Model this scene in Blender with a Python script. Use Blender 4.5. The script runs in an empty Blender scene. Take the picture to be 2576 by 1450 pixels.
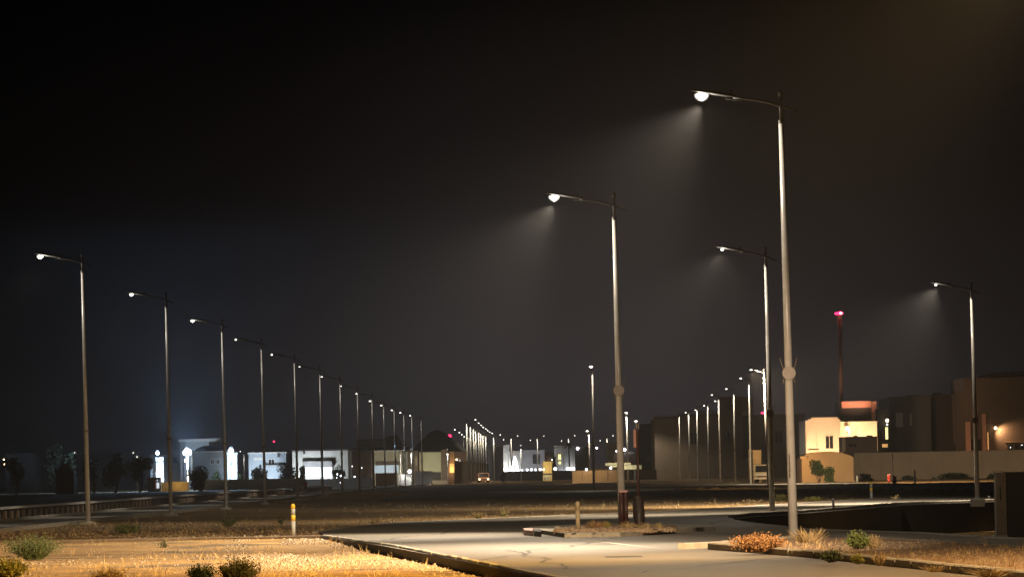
import bpy, bmesh, math, random
from mathutils import Vector, Matrix, noise
from mathutils.geometry import tessellate_polygon
random.seed(7)
R = math.radians
# ------------------------------------------------------------------ camera, world, exposure
F = 9500.0; CX, CY, W0 = 1288.0, 725.2, 2576.0      # focal length and frame measured on the photograph
CAMH = 1.42
scene = bpy.context.scene
col = scene.collection
cam_d = bpy.data.cameras.new('camera'); cam = bpy.data.objects.new('camera', cam_d); col.objects.link(cam)
cam_d.sensor_width = 36.0; cam_d.lens = 36.0 * F / W0; cam_d.clip_start = 0.5; cam_d.clip_end = 9000
CM = Matrix.Rotation(R(90) + math.atan(475.0 / F), 3, 'X') @ Matrix.Rotation(-0.0180, 3, 'Z')
cam.matrix_world = Matrix.Translation((0, 0, CAMH)) @ CM.to_4x4()
scene.camera = cam
w = bpy.data.worlds.new("World"); scene.world = w; w.use_nodes = True
nt = w.node_tree; nt.nodes.clear()
def nn(t, **k):
    n = nt.nodes.new(t)
    for a, b in k.items(): setattr(n, a, b)
    return n
wo = nn('ShaderNodeOutputWorld'); bg = nn('ShaderNodeBackground'); tc = nn('ShaderNodeTexCoord'); sx = nn('ShaderNodeSeparateXYZ')
# night sky: Nishita with the sun well below usefulness, plus the town's own sky glow hugging the horizon
sky = nn('ShaderNodeTexSky', sky_type='NISHITA', sun_disc=False, sun_elevation=R(-6), sun_rotation=R(200))
gl = nn('ShaderNodeValToRGB')
e = gl.color_ramp.elements
e[0].position = 0.0; e[0].color = (0.030, 0.028, 0.033, 1)
e[1].position = 1.0; e[1].color = (0.0004, 0.0004, 0.0005, 1)
for p, c in ((0.035, (0.021, 0.019, 0.021, 1)), (0.075, (0.009, 0.0078, 0.0080, 1)), (0.125, (0.0022, 0.002, 0.0021, 1)), (0.3, (0.0009, 0.0008, 0.0009, 1))):
    q = e.new(p); q.color = c
az = nn('ShaderNodeValToRGB')     # the glow stands over the built-up middle of the view
f = az.color_ramp.elements
f[0].position = 0.0; f[0].color = (0.06, 0.06, 0.07, 1); f[1].position = 1.0; f[1].color = (0.1, 0.1, 0.1, 1)
for p, c in ((0.43, (0.07, 0.075, 0.09, 1)), (0.47, (0.36, 0.36, 0.42, 1)), (0.495, (0.9, 0.9, 1, 1)), (0.52, (1.2, 1.16, 1.14, 1)), (0.545, (0.85, 0.8, 0.75, 1)), (0.58, (0.3, 0.26, 0.23, 1))):
    q = f.new(p); q.color = c
m1 = nn('ShaderNodeMath', operation='MULTIPLY_ADD'); m1.inputs[1].default_value = 0.5; m1.inputs[2].default_value = 0.5
mix = nn('ShaderNodeMix', data_type='RGBA', blend_type='MULTIPLY'); mix.inputs[0].default_value = 1
add = nn('ShaderNodeMix', data_type='RGBA', blend_type='ADD'); add.inputs[0].default_value = 0.002
L = nt.links.new
L(tc.outputs['Generated'], sx.inputs[0]); L(sx.outputs['Z'], gl.inputs[0]); L(sx.outputs['X'], m1.inputs[0]); L(m1.outputs[0], az.inputs[0])
L(gl.outputs[0], mix.inputs[6]); L(az.outputs[0], mix.inputs[7]); L(mix.outputs[2], add.inputs[6]); L(sky.outputs[0], add.inputs[7])
L(add.outputs[2], bg.inputs[0]); bg.inputs[1].default_value = 1.0; L(bg.outputs[0], wo.inputs[0])
scene.view_settings.view_transform = 'Standard'; scene.view_settings.look = 'None'
scene.view_settings.exposure = 0; scene.view_settings.gamma = 1
cy = scene.cycles
cy.use_denoising = True; cy.max_bounces = 4; cy.diffuse_bounces = 2; cy.glossy_bounces = 2; cy.transmission_bounces = 2
cy.volume_bounces = 0; cy.sample_clamp_indirect = 40.0; cy.sample_clamp_direct = 0; cy.use_light_tree = True; cy.caustics_reflective = False
scene.render.film_transparent = False
HAZE = 0.00024
WPOOL, WBEAM, WWIDE, WGLOW = 3500.0, 13000.0, 560.0, 60.0
# ------------------------------------------------------------------ projection helpers: pixel -> world
def ray(px, py): return CM @ Vector(((px - CX) / F, -(py - CY) / F, -1.0))
def P(px, py, d):
    r = ray(px, py); return Vector((0, 0, CAMH)) + r * (d / r.y)
def G(px, py, z=0.0):
    r = ray(px, py); return Vector((0, 0, CAMH)) + r * ((z - CAMH) / r.z)
def lerp(xs, t):
    if t <= xs[0][0]: return xs[0][1]
    for (a, b), (c, d) in zip(xs, xs[1:]):
        if t <= c: return b + (d - b) * (t - a) / (c - a)
    return xs[-1][1]
def sm(a, b, t):
    t = max(0, min(1, (t - a) / (b - a))); return t * t * (3 - 2 * t)
BASE = [(-1e4, 0), (160, 0), (200, .05), (260, .16), (356, .31), (430, .43), (543, .56), (620, .68), (900, .85), (1500, 1.05), (4000, 1.25)]
def base(y): return lerp(BASE, y)
fore = [G(*p) for p in ((-60, 1365), (160, 1358), (820, 1347), (1400, 1450))]
FORE = [(-90, fore[0].y + 4)] + [(p.x, p.y) for p in fore] + [(2.6, 40), (2.6, -40), (-90, -40)]
pitp = [G(*p) for p in ((1838, 1300), (1970, 1290), (2250, 1268), (2560, 1257))]
pitn = [G(*p) for p in ((2576, 1353), (2499, 1349), (2328, 1338), (2054, 1330), (1880, 1312))]
PIT = [(p.x, p.y) for p in pitp] + [(60, 235), (60, 66), (16, 73)] + [(p.x, p.y) for p in pitn]
EMB = [(5, 335), (12, 329), (23, 317), (27.5, 278), (32, 238), (60, 170), (90, 150)]
def inside(poly, x, y):
    c = False; j = len(poly) - 1
    for i in range(len(poly)):
        xi, yi = poly[i]; xj, yj = poly[j]
        if (yi > y) != (yj > y) and x < (xj - xi) * (y - yi) / (yj - yi) + xi: c = not c
        j = i
    return c
def dist(poly, x, y, closed=True):
    best = 1e9; n = len(poly)
    for i in range(n if closed else n - 1):
        ax, ay = poly[i]; bx, by = poly[(i + 1) % n]
        dx, dy = bx - ax, by - ay; t = max(0, min(1, ((x - ax) * dx + (y - ay) * dy) / (dx * dx + dy * dy + 1e-12)))
        d = math.hypot(ax + t * dx - x, ay + t * dy - y)
        if d < best: best = d
    return best
def embY(x): return lerp(EMB, x)
def gz(x, y, fine=True):
    z = base(y) - 0.03
    if y < 112 and -95 < x < 5:
        sd = dist(FORE, x, y) * (1 if inside(FORE, x, y) else -1)
        z -= (.04 + .11 * (1 - sm(84, 96, y))) * sm(-.7, -.05, sd)
    if 60 < y < 240 and 4 < x < 61:
        sd = dist(PIT, x, y) * (1 if inside(PIT, x, y) else -1)
        z -= 1.25 * sm(-.9, -.35, sd)
    if x > 5 and y > 120:
        e = embY(x); k = sm(5, 12, x)
        if y < e: z -= k * .42 * sm(e - 34, e - 12, y) * (1 - sm(e - 1.2, e - .05, y))
        else: z += k * .10
    if x < -22.4 and y > 90: z -= .75 * sm(22.4, 24.5, -x) * (1 - sm(330, 410, y))
    if fine:
        a = .012 + .05 * sm(140, 300, y)
        if -4 < x < 6 and y < 140: a = .008
        z += a * noise.noise(Vector((x * .9, y * .35, 0))) + .35 * a * noise.noise(Vector((x * 3.1, y * 1.3, 4)))
    return z
# ------------------------------------------------------------------ materials
def mat(name, c, rough=.8, c2=None, scale=3, detail=6, bump=0, bscale=20, metal=0, emit=None, es=0, stretch=(1, 1, 1), wear=None, spec=.5):
    m = bpy.data.materials.new(name); m.use_nodes = True; t = m.node_tree; b = t.nodes['Principled BSDF']
    b.inputs['Base Color'].default_value = (*c, 1); b.inputs['Roughness'].default_value = rough; b.inputs['Metallic'].default_value = metal
    b.inputs['Specular IOR Level'].default_value = spec
    if c2 or bump:
        tx = t.nodes.new('ShaderNodeTexCoord'); mp = t.nodes.new('ShaderNodeMapping'); mp.inputs['Scale'].default_value = stretch
        t.links.new(tx.outputs['Object'], mp.inputs[0])
    if c2:
        n = t.nodes.new('ShaderNodeTexNoise'); n.inputs['Scale'].default_value = scale; n.inputs['Detail'].default_value = detail; n.inputs['Roughness'].default_value = .65
        t.links.new(mp.outputs[0], n.inputs['Vector'])
        r = t.nodes.new('ShaderNodeValToRGB'); r.color_ramp.elements[0].position = .32; r.color_ramp.elements[1].position = .68
        r.color_ramp.elements[0].color = (*c, 1); r.color_ramp.elements[1].color = (*c2, 1)
        t.links.new(n.outputs[0], r.inputs[0]); src = r.outputs[0]
        if wear:
            n2 = t.nodes.new('ShaderNodeTexNoise'); n2.inputs['Scale'].default_value = wear[0]; n2.inputs['Detail'].default_value = 5
            t.links.new(mp.outputs[0], n2.inputs['Vector'])
            r2 = t.nodes.new('ShaderNodeValToRGB'); r2.color_ramp.elements[0].position = wear[1]; r2.color_ramp.elements[1].position = wear[1] + .08
            t.links.new(n2.outputs[0], r2.inputs[0])
            mx = t.nodes.new('ShaderNodeMix'); mx.data_type = 'RGBA'; t.links.new(r2.outputs[0], mx.inputs[0]); t.links.new(src, mx.inputs[6]); mx.inputs[7].default_value = (*wear[2], 1)
            src = mx.outputs[2]
        t.links.new(src, b.inputs['Base Color'])
    if bump:
        n = t.nodes.new('ShaderNodeTexNoise'); n.inputs['Scale'].default_value = bscale; n.inputs['Detail'].default_value = 6
        t.links.new(mp.outputs[0], n.inputs['Vector'])
        u = t.nodes.new('ShaderNodeBump'); u.inputs['Strength'].default_value = bump; u.inputs['Distance'].default_value = .05
        t.links.new(n.outputs[0], u.inputs['Height']); t.links.new(u.outputs[0], b.inputs['Normal'])
    if emit:
        b.inputs['Emission Color'].default_value = (*emit, 1); b.inputs['Emission Strength'].default_value = es
        m.cycles.emission_sampling = 'NONE'
        if name.startswith(('lamp_lens', 'flood_lens')):
            b.inputs['Base Color'].default_value = (.02, .02, .02, 1)
            lw = t.nodes.new('ShaderNodeLayerWeight'); lw.inputs[0].default_value = .5
            iv = t.nodes.new('ShaderNodeMath'); iv.operation = 'SUBTRACT'; iv.inputs[0].default_value = 1.0
            pw = t.nodes.new('ShaderNodeMath'); pw.operation = 'POWER'; pw.inputs[1].default_value = 7.0
            ml = t.nodes.new('ShaderNodeMath'); ml.operation = 'MULTIPLY'; ml.inputs[1].default_value = es
            t.links.new(lw.outputs['Facing'], iv.inputs[1]); t.links.new(iv.outputs[0], pw.inputs[0]); t.links.new(pw.outputs[0], ml.inputs[0]); t.links.new(ml.outputs[0], b.inputs['Emission Strength'])
    return m
M = {}
M['dirt'] = mat('sandy_dirt', (.17, .09, .026), .95, (.42, .25, .08), .55, 10, 1.0, 7, wear=(.33, .57, (.12, .08, .038)))
M['islanddirt'] = mat('island_dirt', (.17, .10, .055), .95, (.30, .19, .11), 3, 8, .8, 14)
M['asphalt'] = mat('worn_asphalt', (.12, .10, .078), .62, (.18, .155, .12), .35, 9, .35, 14, stretch=(.5, .35, 1), wear=(.5, .60, (.085, .07, .055)))
M['asphaltpatch'] = mat('asphalt_patch', (.075, .062, .05), .7, (.10, .085, .07), 2, 6, .3, 14)
M['asphaltfar'] = mat('far_asphalt', (.10, .09, .08), .6, (.15, .135, .115), .2, 6, .2, 10)
M['paving'] = mat('concrete_paving', (.16, .14, .11), .8, (.22, .19, .15), 1.2, 7, .3, 20)
M['kerb'] = mat('kerb_concrete', (.27, .24, .19), .85, (.38, .34, .28), 4, 6, .4, 30)
M['kerbshaded'] = mat('shaded_kerb', (.10, .07, .045), .9, (.16, .115, .075), 3)  # shade of the verge kerb face put into its colour
M['kerbred'] = mat('kerb_red_paint', (.42, .2, .17), .7, (.5, .38, .33), 8)
M['kerbblack'] = mat('kerb_black_paint_and_shade', (.02, .018, .016), .7, (.05, .045, .04), 8)  # black paint, also the painted shade on the left kerb face
M['paint'] = mat('road_paint', (.55, .5, .4), .7, (.3, .26, .2), 6)
M['pole'] = mat('galvanised_pole', (.44, .42, .39), .30, (.56, .53, .50), 3, 4, spec=.8)
M['polew'] = mat('white_painted_pole', (.7, .68, .6), .5, (.8, .78, .7), 3)
M['head'] = mat('lamp_housing_grey', (.06, .058, .055), .5, (.09, .088, .085), 5, metal=.3)
M['plate'] = mat('round_plate', (.33, .29, .26), .8, (.42, .37, .34), 6)
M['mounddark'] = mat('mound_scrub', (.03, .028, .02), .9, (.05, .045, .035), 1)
M['strap'] = mat('strap', (.22, .17, .14), .7)
M['stain'] = mat('stencil_ink', (.03, .02, .018), .8)
M['concrete'] = mat('plinth_concrete', (.36, .32, .27), .9, (.46, .42, .36), 5, bump=.3)
M['yellow'] = mat('yellow_paint', (.72, .42, .02), .5, (.8, .5, .05), 9, wear=(6, .62, (.2, .17, .12)))
M['weathered'] = mat('weathered_post', (.28, .23, .15), .7, (.42, .34, .2), 7)
M['greyband'] = mat('worn_grey_band', (.42, .42, .38), .6, (.3, .3, .27), 9)
M['maroon'] = mat('maroon_plastic', (.04, .010, .009), .45, (.06, .018, .015), 6)
M['pinkcap'] = mat('pink_cap', (.6, .33, .3), .5, (.5, .26, .24), 6)
M['bag'] = mat('dark_wrapping', (.022, .012, .011), .45, (.035, .018, .016), 5, bump=.5, bscale=9)
M['salmon'] = mat('salmon_sign', (.65, .33, .25), .6, (.55, .25, .2), 10)
M['cabinet'] = mat('cabinet_shaded_front', (.012, .011, .01), .6)  # shade on the cabinet front put into its colour
M['cablit'] = mat('cabinet_lit_side', (.2, .165, .12), .7, (.26, .22, .17), 5, wear=(4, .64, (.1, .07, .05)))  # light on the cabinet side put into its colour, plus worn patches
M['rail'] = mat('rail_concrete', (.4, .36, .31), .8, (.5, .45, .4), 1.5)
M['black'] = mat('black_void', (.012, .012, .013), .8)
M['glass'] = mat('dark_glass', (.02, .022, .026), .15)
def wallm(n, a, k=1.22): return mat(n, a, .9, tuple(min(.85, x * k) for x in a), .45, 6, .15, 6)
M['wwhite'] = wallm('white_render', (.52, .52, .50)); M['wgrey'] = wallm('grey_render', (.30, .30, .31)); M['wbeige'] = wallm('beige_render', (.36, .29, .22))
M['wtan'] = wallm('tan_render', (.42, .28, .15)); M['wbrown'] = wallm('brown_render', (.15, .11, .085)); M['wdark'] = wallm('dark_cladding', (.05, .048, .045))
M['wolive'] = wallm('olive_cream_render', (.45, .42, .30)); M['wsalmon'] = wallm('salmon_render', (.55, .30, .22)); M['wcream'] = wallm('cream_render', (.66, .55, .42))
M['wyellow'] = wallm('yellow_ochre_render', (.5, .38, .17)); M['wbluegrey'] = wallm('blue_grey_render', (.34, .38, .42))
M['stone'] = mat('yellow_stone', (.34, .24, .10), .9, (.52, .40, .2), 1.4, 4, .6, 2)
M['brick'] = mat('tan_brick', (.45, .28, .13), .9, (.6, .4, .2), 1.6, 3)
M['roof'] = mat('dark_roof', (.04, .035, .035), .8, (.06, .05, .05), 2)
M['blueroof'] = mat('blue_grey_roof', (.05, .07, .10), .6)
M['trim'] = mat('white_trim', (.65, .62, .58), .7)
M['door'] = mat('white_door', (.6, .62, .62), .6)
M['bark'] = mat('bark', (.09, .06, .04), .9, (.14, .1, .07), 8)
M['leafdark'] = mat('leaf_dark', (.022, .032, .016), .8, (.045, .06, .028), 2)
M['leafmid'] = mat('leaf_mid', (.05, .07, .025), .8, (.10, .13, .04), 2)
M['leafgrn'] = mat('leaf_green', (.09, .13, .02), .7, (.20, .24, .05), 3)
M['leafyel'] = mat('leaf_yellow_green', (.19, .18, .03), .7, (.34, .30, .06), 3)
M['dryorange'] = mat('dry_orange_twigs', (.16, .075, .025), .8, (.30, .15, .055), 3)
M['drygrass'] = mat('dry_grass', (.34, .23, .09), .8, (.55, .40, .2), 4)
M['pebble'] = mat('pebbles', (.17, .12, .07), .9, (.40, .31, .21), 9, 3)
M['skin'] = mat('skin', (.42, .25, .17), .6); M['shirt'] = mat('red_shirt', (.45, .03, .04), .8); M['shorts'] = mat('dark_shorts', (.02, .018, .02), .8); M['hair'] = mat('hair', (.015, .01, .008), .7); M['shoe'] = mat('pale_shoe', (.7, .62, .55), .7)
M['carwhite'] = mat('vehicle_white', (.62, .56, .42), .35); M['cardark'] = mat('vehicle_dark', (.025, .022, .02), .4); M['carbrown'] = mat('vehicle_brown', (.42, .22, .13), .5); M['tyre'] = mat('tyre', (.02, .02, .02), .9)
M['mast'] = mat('mast_steel', (.34, .24, .19), .7, (.3, .2, .15), 1)
M['redbox'] = mat('red_enamel', (.35, .03, .02), .5); M['darkpost'] = mat('dark_post', (.03, .028, .026), .6)
M['Llens'] = mat('lamp_lens_lit', (1, 1, 1), .3, emit=(1, .93, .76), es=30)
M['Llensfar'] = mat('lamp_lens_lit_far', (1, 1, 1), .3, emit=(1, .95, .84), es=22)
M['Lstrip'] = mat('lamp_lens_edge', (1, 1, 1), .3, emit=(1, .97, .9), es=3)
M['Lblue'] = mat('flood_lens_lit', (1, 1, 1), .3, emit=(.6, .8, 1), es=50)
M['Lwarm'] = mat('warm_bulb_lit', (1, 1, 1), .3, emit=(1, .68, .34), es=14)
M['Lwhite'] = mat('white_bulb_lit', (1, 1, 1), .3, emit=(.92, .93, 1), es=7)
M['Lred'] = mat('red_beacon_lit', (.5, .02, .04), .3, emit=(1, .02, .09), es=6)
M['Lredcore'] = mat('red_beacon_core', (.5, .3, .4), .3, emit=(1, .55, .75), es=9)
M['Wyel'] = mat('window_lit_yellow', (.5, .5, .2), .5, emit=(1, .85, .35), es=1.6)
M['Wcool'] = mat('window_lit_cool', (.4, .45, .5), .5, emit=(.55, .72, .85), es=.5)
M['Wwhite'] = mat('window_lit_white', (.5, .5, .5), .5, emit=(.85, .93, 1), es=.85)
M['Wor'] = mat('window_lit_orange', (.5, .3, .1), .5, emit=(1, .5, .16), es=.75)
# ------------------------------------------------------------------ mesh builder
class MB:
    def __init__(s): s.v = []; s.f = []
    def add(s, vs, fs):
        o = len(s.v); s.v += [tuple(v) for v in vs]; s.f += [tuple(i + o for i in f) for f in fs]; return s
    def box(s, x0, x1, y0, y1, z0, z1):
        return s.add([(x0, y0, z0), (x1, y0, z0), (x1, y1, z0), (x0, y1, z0), (x0, y0, z1), (x1, y0, z1), (x1, y1, z1), (x0, y1, z1)],
                     [(0, 3, 2, 1), (4, 5, 6, 7), (0, 1, 5, 4), (1, 2, 6, 5), (2, 3, 7, 6), (3, 0, 4, 7)])
    def bbox(s, x0, x1, y0, y1, z0, z1, b):      # box with chamfered vertical and top edges
        p = [(x0 + b, y0), (x1 - b, y0), (x1, y0 + b), (x1, y1 - b), (x1 - b, y1), (x0 + b, y1), (x0, y1 - b), (x0, y0 + b)]
        cx, cy_ = (x0 + x1) / 2, (y0 + y1) / 2
        q = [(x + (cx - x) * min(.9, 2 * b / (x1 - x0)), y + (cy_ - y) * min(.9, 2 * b / (y1 - y0))) for x, y in p]
        vs = [(x, y, z0) for x, y in p] + [(x, y, z1 - b) for x, y in p] + [(x, y, z1) for x, y in q]
        fs = [tuple(range(7, -1, -1)), tuple(range(16, 24))]
        for i in range(8):
            j = (i + 1) % 8; fs += [(i, j, 8 + j, 8 + i), (8 + i, 8 + j, 16 + j, 16 + i)]
        return s.add(vs, fs)
    def prism(s, poly, z0, z1):
        n = len(poly); a = sum(poly[i][0] * poly[(i + 1) % n][1] - poly[(i + 1) % n][0] * poly[i][1] for i in range(n))
        if a < 0: poly = poly[::-1]
        vs = [(x, y, z0) for x, y in poly] + [(x, y, z1) for x, y in poly]
        tr = tessellate_polygon([[Vector((x, y, 0)) for x, y in poly]])
        fs = [(i, (i + 1) % n, n + (i + 1) % n, n + i) for i in range(n)]
        for t in tr:
            (ax, ay), (bx, by), (cx, cy_) = poly[t[0]], poly[t[1]], poly[t[2]]
            if (bx - ax) * (cy_ - ay) - (by - ay) * (cx - ax) < 0: t = (t[0], t[2], t[1])
            fs += [tuple(n + i for i in t), (t[0], t[2], t[1])]
        return s.add(vs, fs)
    def frontprism(s, prof, y0, y1):            # profile in x-z, swept along y
        m = MB().prism(prof, 0, 1)
        return s.add([(x, y1 + (y0 - y1) * z, y) for x, y, z in m.v], m.f)
    def tube(s, pts, rad, n=8, cap=True):
        pts = [Vector(p) for p in pts]; rad = rad if hasattr(rad, '__len__') else [rad] * len(pts)
        vs, fs = [], []
        for i, p in enumerate(pts):
            t = (pts[min(i + 1, len(pts) - 1)] - pts[max(i - 1, 0)]).normalized()
            u = t.cross(Vector((0, 1, 0)) if abs(t.y) < .9 else Vector((1, 0, 0))).normalized(); v = t.cross(u)
            for k in range(n):
                a = 2 * math.pi * k / n; vs.append(p + (u * math.cos(a) + v * math.sin(a)) * rad[i])
        for i in range(len(pts) - 1):
            for k in range(n):
                a, b = i * n + k, i * n + (k + 1) % n; fs.append((a, a + n, b + n, b))
        if cap: fs += [tuple(range(n)), tuple(range(len(vs) - 1, len(vs) - n - 1, -1))]
        return s.add(vs, fs)
    def ball(s, c, r, nu=10, nv=6, h0=-1, h1=1):
        c = Vector(c); r = r if hasattr(r, '__len__') else (r, r, r); vs, fs = [], []
        for j in range(nv + 1):
            a = math.asin(h0 + (h1 - h0) * j / nv) if False else math.pi * (-.5 + j / nv)
            a = max(math.asin(h0), min(math.asin(h1), a))
            for k in range(nu):
                b = 2 * math.pi * k / nu; vs.append((c.x + r[0] * math.cos(a) * math.cos(b), c.y + r[1] * math.cos(a) * math.sin(b), c.z + r[2] * math.sin(a)))
        for j in range(nv):
            for k in range(nu):
                a, b = j * nu + k, j * nu + (k + 1) % nu; fs.append((a, b, b + nu, a + nu))
        return s.add(vs, fs)
    def xf(s, mtx): s.v = [tuple(mtx @ Vector(v)) for v in s.v]; return s
    def mesh(s, name, m, smooth=False):
        me = bpy.data.meshes.new(name); me.from_pydata(s.v, [], s.f); me.materials.append(M[m] if isinstance(m, str) else m)
        if smooth:
            me.polygons.foreach_set('use_smooth', [True] * len(me.polygons))
        me.update(); return me
    def build(s, name, m, parent=None, smooth=False, loc=None):
        return link(name, s.mesh(name, m, smooth), parent, loc)
def link(name, data, parent=None, loc=None):
    o = bpy.data.objects.new(name, data); col.objects.link(o)
    if parent: o.parent = parent
    if loc is not None: o.location = loc
    return o
def tag(o, label=None, cat=None, group=None, kind=None):
    for k, v in (('label', label), ('category', cat), ('group', group), ('kind', kind)):
        if v: o[k] = v
    return o
def thing(name, label, cat, loc=(0, 0, 0), rz=0, group=None):
    o = link(name, None, None, loc); o.rotation_euler = (0, 0, rz); o.empty_display_size = .3
    return tag(o, label, cat, group)
def light(kind, parent, loc, power, color, aim=None, size=150, blend=.5, radius=.12):
    d = bpy.data.lights.new('lamp_light', kind); d.energy = power; d.color = color; d.shadow_soft_size = radius
    if kind == 'SPOT': d.spot_size = R(size); d.spot_blend = blend
    o = link('lamp_light', d, parent, loc)
    if aim is not None: o.rotation_euler = Vector(aim).to_track_quat('-Z', 'Y').to_euler()
    return o
# ------------------------------------------------------------------ ground
def axis(lo, hi, a, b, step, g=1.25):
    xs = []; x = a
    while x < b: xs.append(x); x += step
    s_ = step; x = xs[-1]
    while x < hi: s_ *= g; x += s_; xs.append(min(x, hi))
    s_ = step; x = a
    while x > lo: s_ *= g; x -= s_; xs.insert(0, max(x, lo))
    return xs
xs = axis(-2600, 2600, -30, 36, .45, 1.22); ys = axis(-300, 3000, 44, 190, .5, 1.012)
ys2 = [y for y in ys if y < 190]; y = ys2[-1]; s_ = .5
while y < 360: s_ = min(1.3, s_ * 1.02); y += s_; ys2.append(y)
while y < 3000: s_ *= 1.1; y += s_; ys2.append(y)
ys = ys2[:]; yy = [v for v in ys if v >= 44]; lo = []; y = 44; s_ = .5
while y > -300: s_ *= 1.3; y -= s_; lo.insert(0, y)
ys = lo + yy
vs = [(x, y, gz(x, y)) for y in ys for x in xs]; nx = len(xs)
fs = [(j * nx + i, j * nx + i + 1, (j + 1) * nx + i + 1, (j + 1) * nx + i) for j in range(len(ys) - 1) for i in range(nx - 1)]
g = MB(); g.v = vs; g.f = fs
tag(g.build('ground', 'dirt', smooth=True), kind='structure')
def px(l, z=0.0): return [(G(a, b, z).x, G(a, b, z).y) for a, b in l]
def sheet(name, poly, z, m, kind='structure', sub=True, parent=None):
    """horizontal sheet following the base level, split into strips along y so that it follows the slope"""
    bm = bmesh.new(); tr = tessellate_polygon([[Vector((x, y, 0)) for x, y in poly]])
    vv = [bm.verts.new((x, y, 0)) for x, y in poly]
    for t in tr:
        try: bm.faces.new([vv[i] for i in t])
        except ValueError: pass
    for cut in [b for b, _ in BASE if min(p[1] for p in poly) < b < max(p[1] for p in poly)]:
        bmesh.ops.bisect_plane(bm, geom=bm.verts[:] + bm.edges[:] + bm.faces[:], plane_co=(0, cut, 0), plane_no=(0, 1, 0))
    for v in bm.verts: v.co.z = base(v.co.y) + z
    bmesh.ops.recalc_face_normals(bm, faces=bm.faces[:])
    for f_ in bm.faces:
        if f_.normal.z < 0: f_.normal_flip()
    me = bpy.data.meshes.new(name); bm.to_mesh(me); bm.free(); me.materials.append(M[m])
    o = link(name, me, parent); return tag(o, kind=kind) if parent is None else o
road_poly = px([(800, 1337), (870, 1326), (1000, 1313), (1300, 1300), (1500, 1292), (1700, 1283), (1943, 1269), (2200, 1255), (2560, 1240)]) + [(62, 262), (62, 236)] + \
            [(x, y) for x, y in reversed(PIT[:4])] + px([(1850, 1306), (1880, 1312), (2054, 1330), (2328, 1338), (2499, 1349), (2576, 1353)]) + [(16, 73), (30, 62), (30, 30), (2.5, 30), (2.5, 41)] + px([(1400, 1450), (822, 1347)])
sheet('road', road_poly, 0.0, 'asphalt')
sheet('pavement', px([(2090, 1338), (2328, 1341), (2499, 1352), (2576, 1356), (2700, 1366), (2700, 1392), (2576, 1384), (2400, 1372), (2209, 1359), (2100, 1354)]), .006, 'paving')
# left road running past the long row of lamps, and its lamp strip
lr = [(-20.6, 60), (-20.6, 330), (-20.0, 470), (-18.5, 640), (-16.7, 640), (-16.4, 543), (-16.5, 330), (-16.3, 60)]
LX = [(60, -15.4), (141, -15.9), (300, -15.3), (420, -14.6), (543, -13.0), (700, -9.5)]
def lx(y): return lerp(LX, y)
lr = [(lx(y) - 4.9, y) for y in (60, 141, 300, 420, 543, 700)] + [(lx(y) - .75, y) for y in (700, 543, 420, 300, 141, 60)]
sheet('left_road', lr, 0.02, 'asphalt')
cr = [(-9.4, 236), (9, 232), (20, 245), (24, 262), (22, 312), (11.5, 331), (5, 326), (-9, 322)]
sheet('cross_road', [(-9, 236), (9.5, 233), (14, 290), (11.0, 326), (5, 322), (-7.5, 320)], 0.055, 'asphaltfar')
fr = [(x, embY(x) + .5) for x in (10, 12, 23, 27.5, 32, 60, 90)] + [(90, 172), (60, 196), (36, 262), (33, 300), (29, 350), (16, 372), (10, 366)]
sheet('far_road', fr, .14, 'asphaltfar')
def kerb(name, line, wdt, z0, z1, m, parent=None, follow=True, kind='structure', stones=False):
    k = MB(); n = len(line)
    nor = []
    for i in range(n):
        a = Vector(line[max(i - 1, 0)]); b = Vector(line[min(i + 1, n - 1)]); t = (b - a).normalized(); nor.append(Vector((-t.y, t.x)))
    vv = []
    if stones:
        L0 = 0
        for i in range(n - 1):
            a = Vector(line[i]); b = Vector(line[i + 1]); sl = (b - a).length; t = (b - a) / sl; q = Vector((-t.y, t.x)); m_ = max(1, int(sl / .95))
            for j in range(m_):
                if random.random() < .012: continue
                u0 = a + t * (sl * j / m_ + .012); u1 = a + t * (sl * (j + 1) / m_ - .012); dz = random.uniform(-.008, .006); dy = random.uniform(-.012, .012); cc = []
                for u in (u0, u1):
                    h = base(u.y)
                    for s_, z in ((0, z0), (1, z0), (1, z1 - .02), (.88, z1), (.12, z1), (0, z1 - .02)): cc.append((u.x + q.x * (wdt * s_ + dy), u.y + q.y * (wdt * s_ + dy), h + z + (dz if z > z0 else 0)))
                k.add(cc, [(a_, (a_ + 1) % 6, 6 + (a_ + 1) % 6, 6 + a_) for a_ in range(6)] + [(5, 4, 3, 2, 1, 0), (6, 7, 8, 9, 10, 11)])
        o = k.build(name, m, parent)
        bm = bmesh.new(); bm.from_mesh(o.data); bmesh.ops.recalc_face_normals(bm, faces=bm.faces[:]); bm.to_mesh(o.data); bm.free()
        return tag(o, kind=kind) if parent is None else o
    for (x, y), q in zip(line, nor):
        h = base(y) if follow else 0
        for s_, z in ((0, z0), (1, z0), (1, z1 - .012), (.93, z1), (.07, z1), (0, z1 - .012)): vv.append((x + q.x * wdt * s_, y + q.y * wdt * s_, h + z))
    ff = [(i * 6 + a, i * 6 + (a + 1) % 6, (i + 1) * 6 + (a + 1) % 6, (i + 1) * 6 + a) for i in range(n - 1) for a in range(6)] + [(5, 4, 3, 2, 1, 0), tuple((n - 1) * 6 + a for a in range(6))]
    k.add(vv, ff); o = k.build(name, m, parent)
    bm = bmesh.new(); bm.from_mesh(o.data); bmesh.ops.recalc_face_normals(bm, faces=bm.faces[:]); bm.to_mesh(o.data); bm.free()
    return tag(o, kind=kind) if parent is None else o
kerb('left_kerb', px([(822, 1347), (1000, 1372), (1400, 1450), (1650, 1500)]), -.14, -.35, .035, 'kerb', stones=True)
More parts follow.
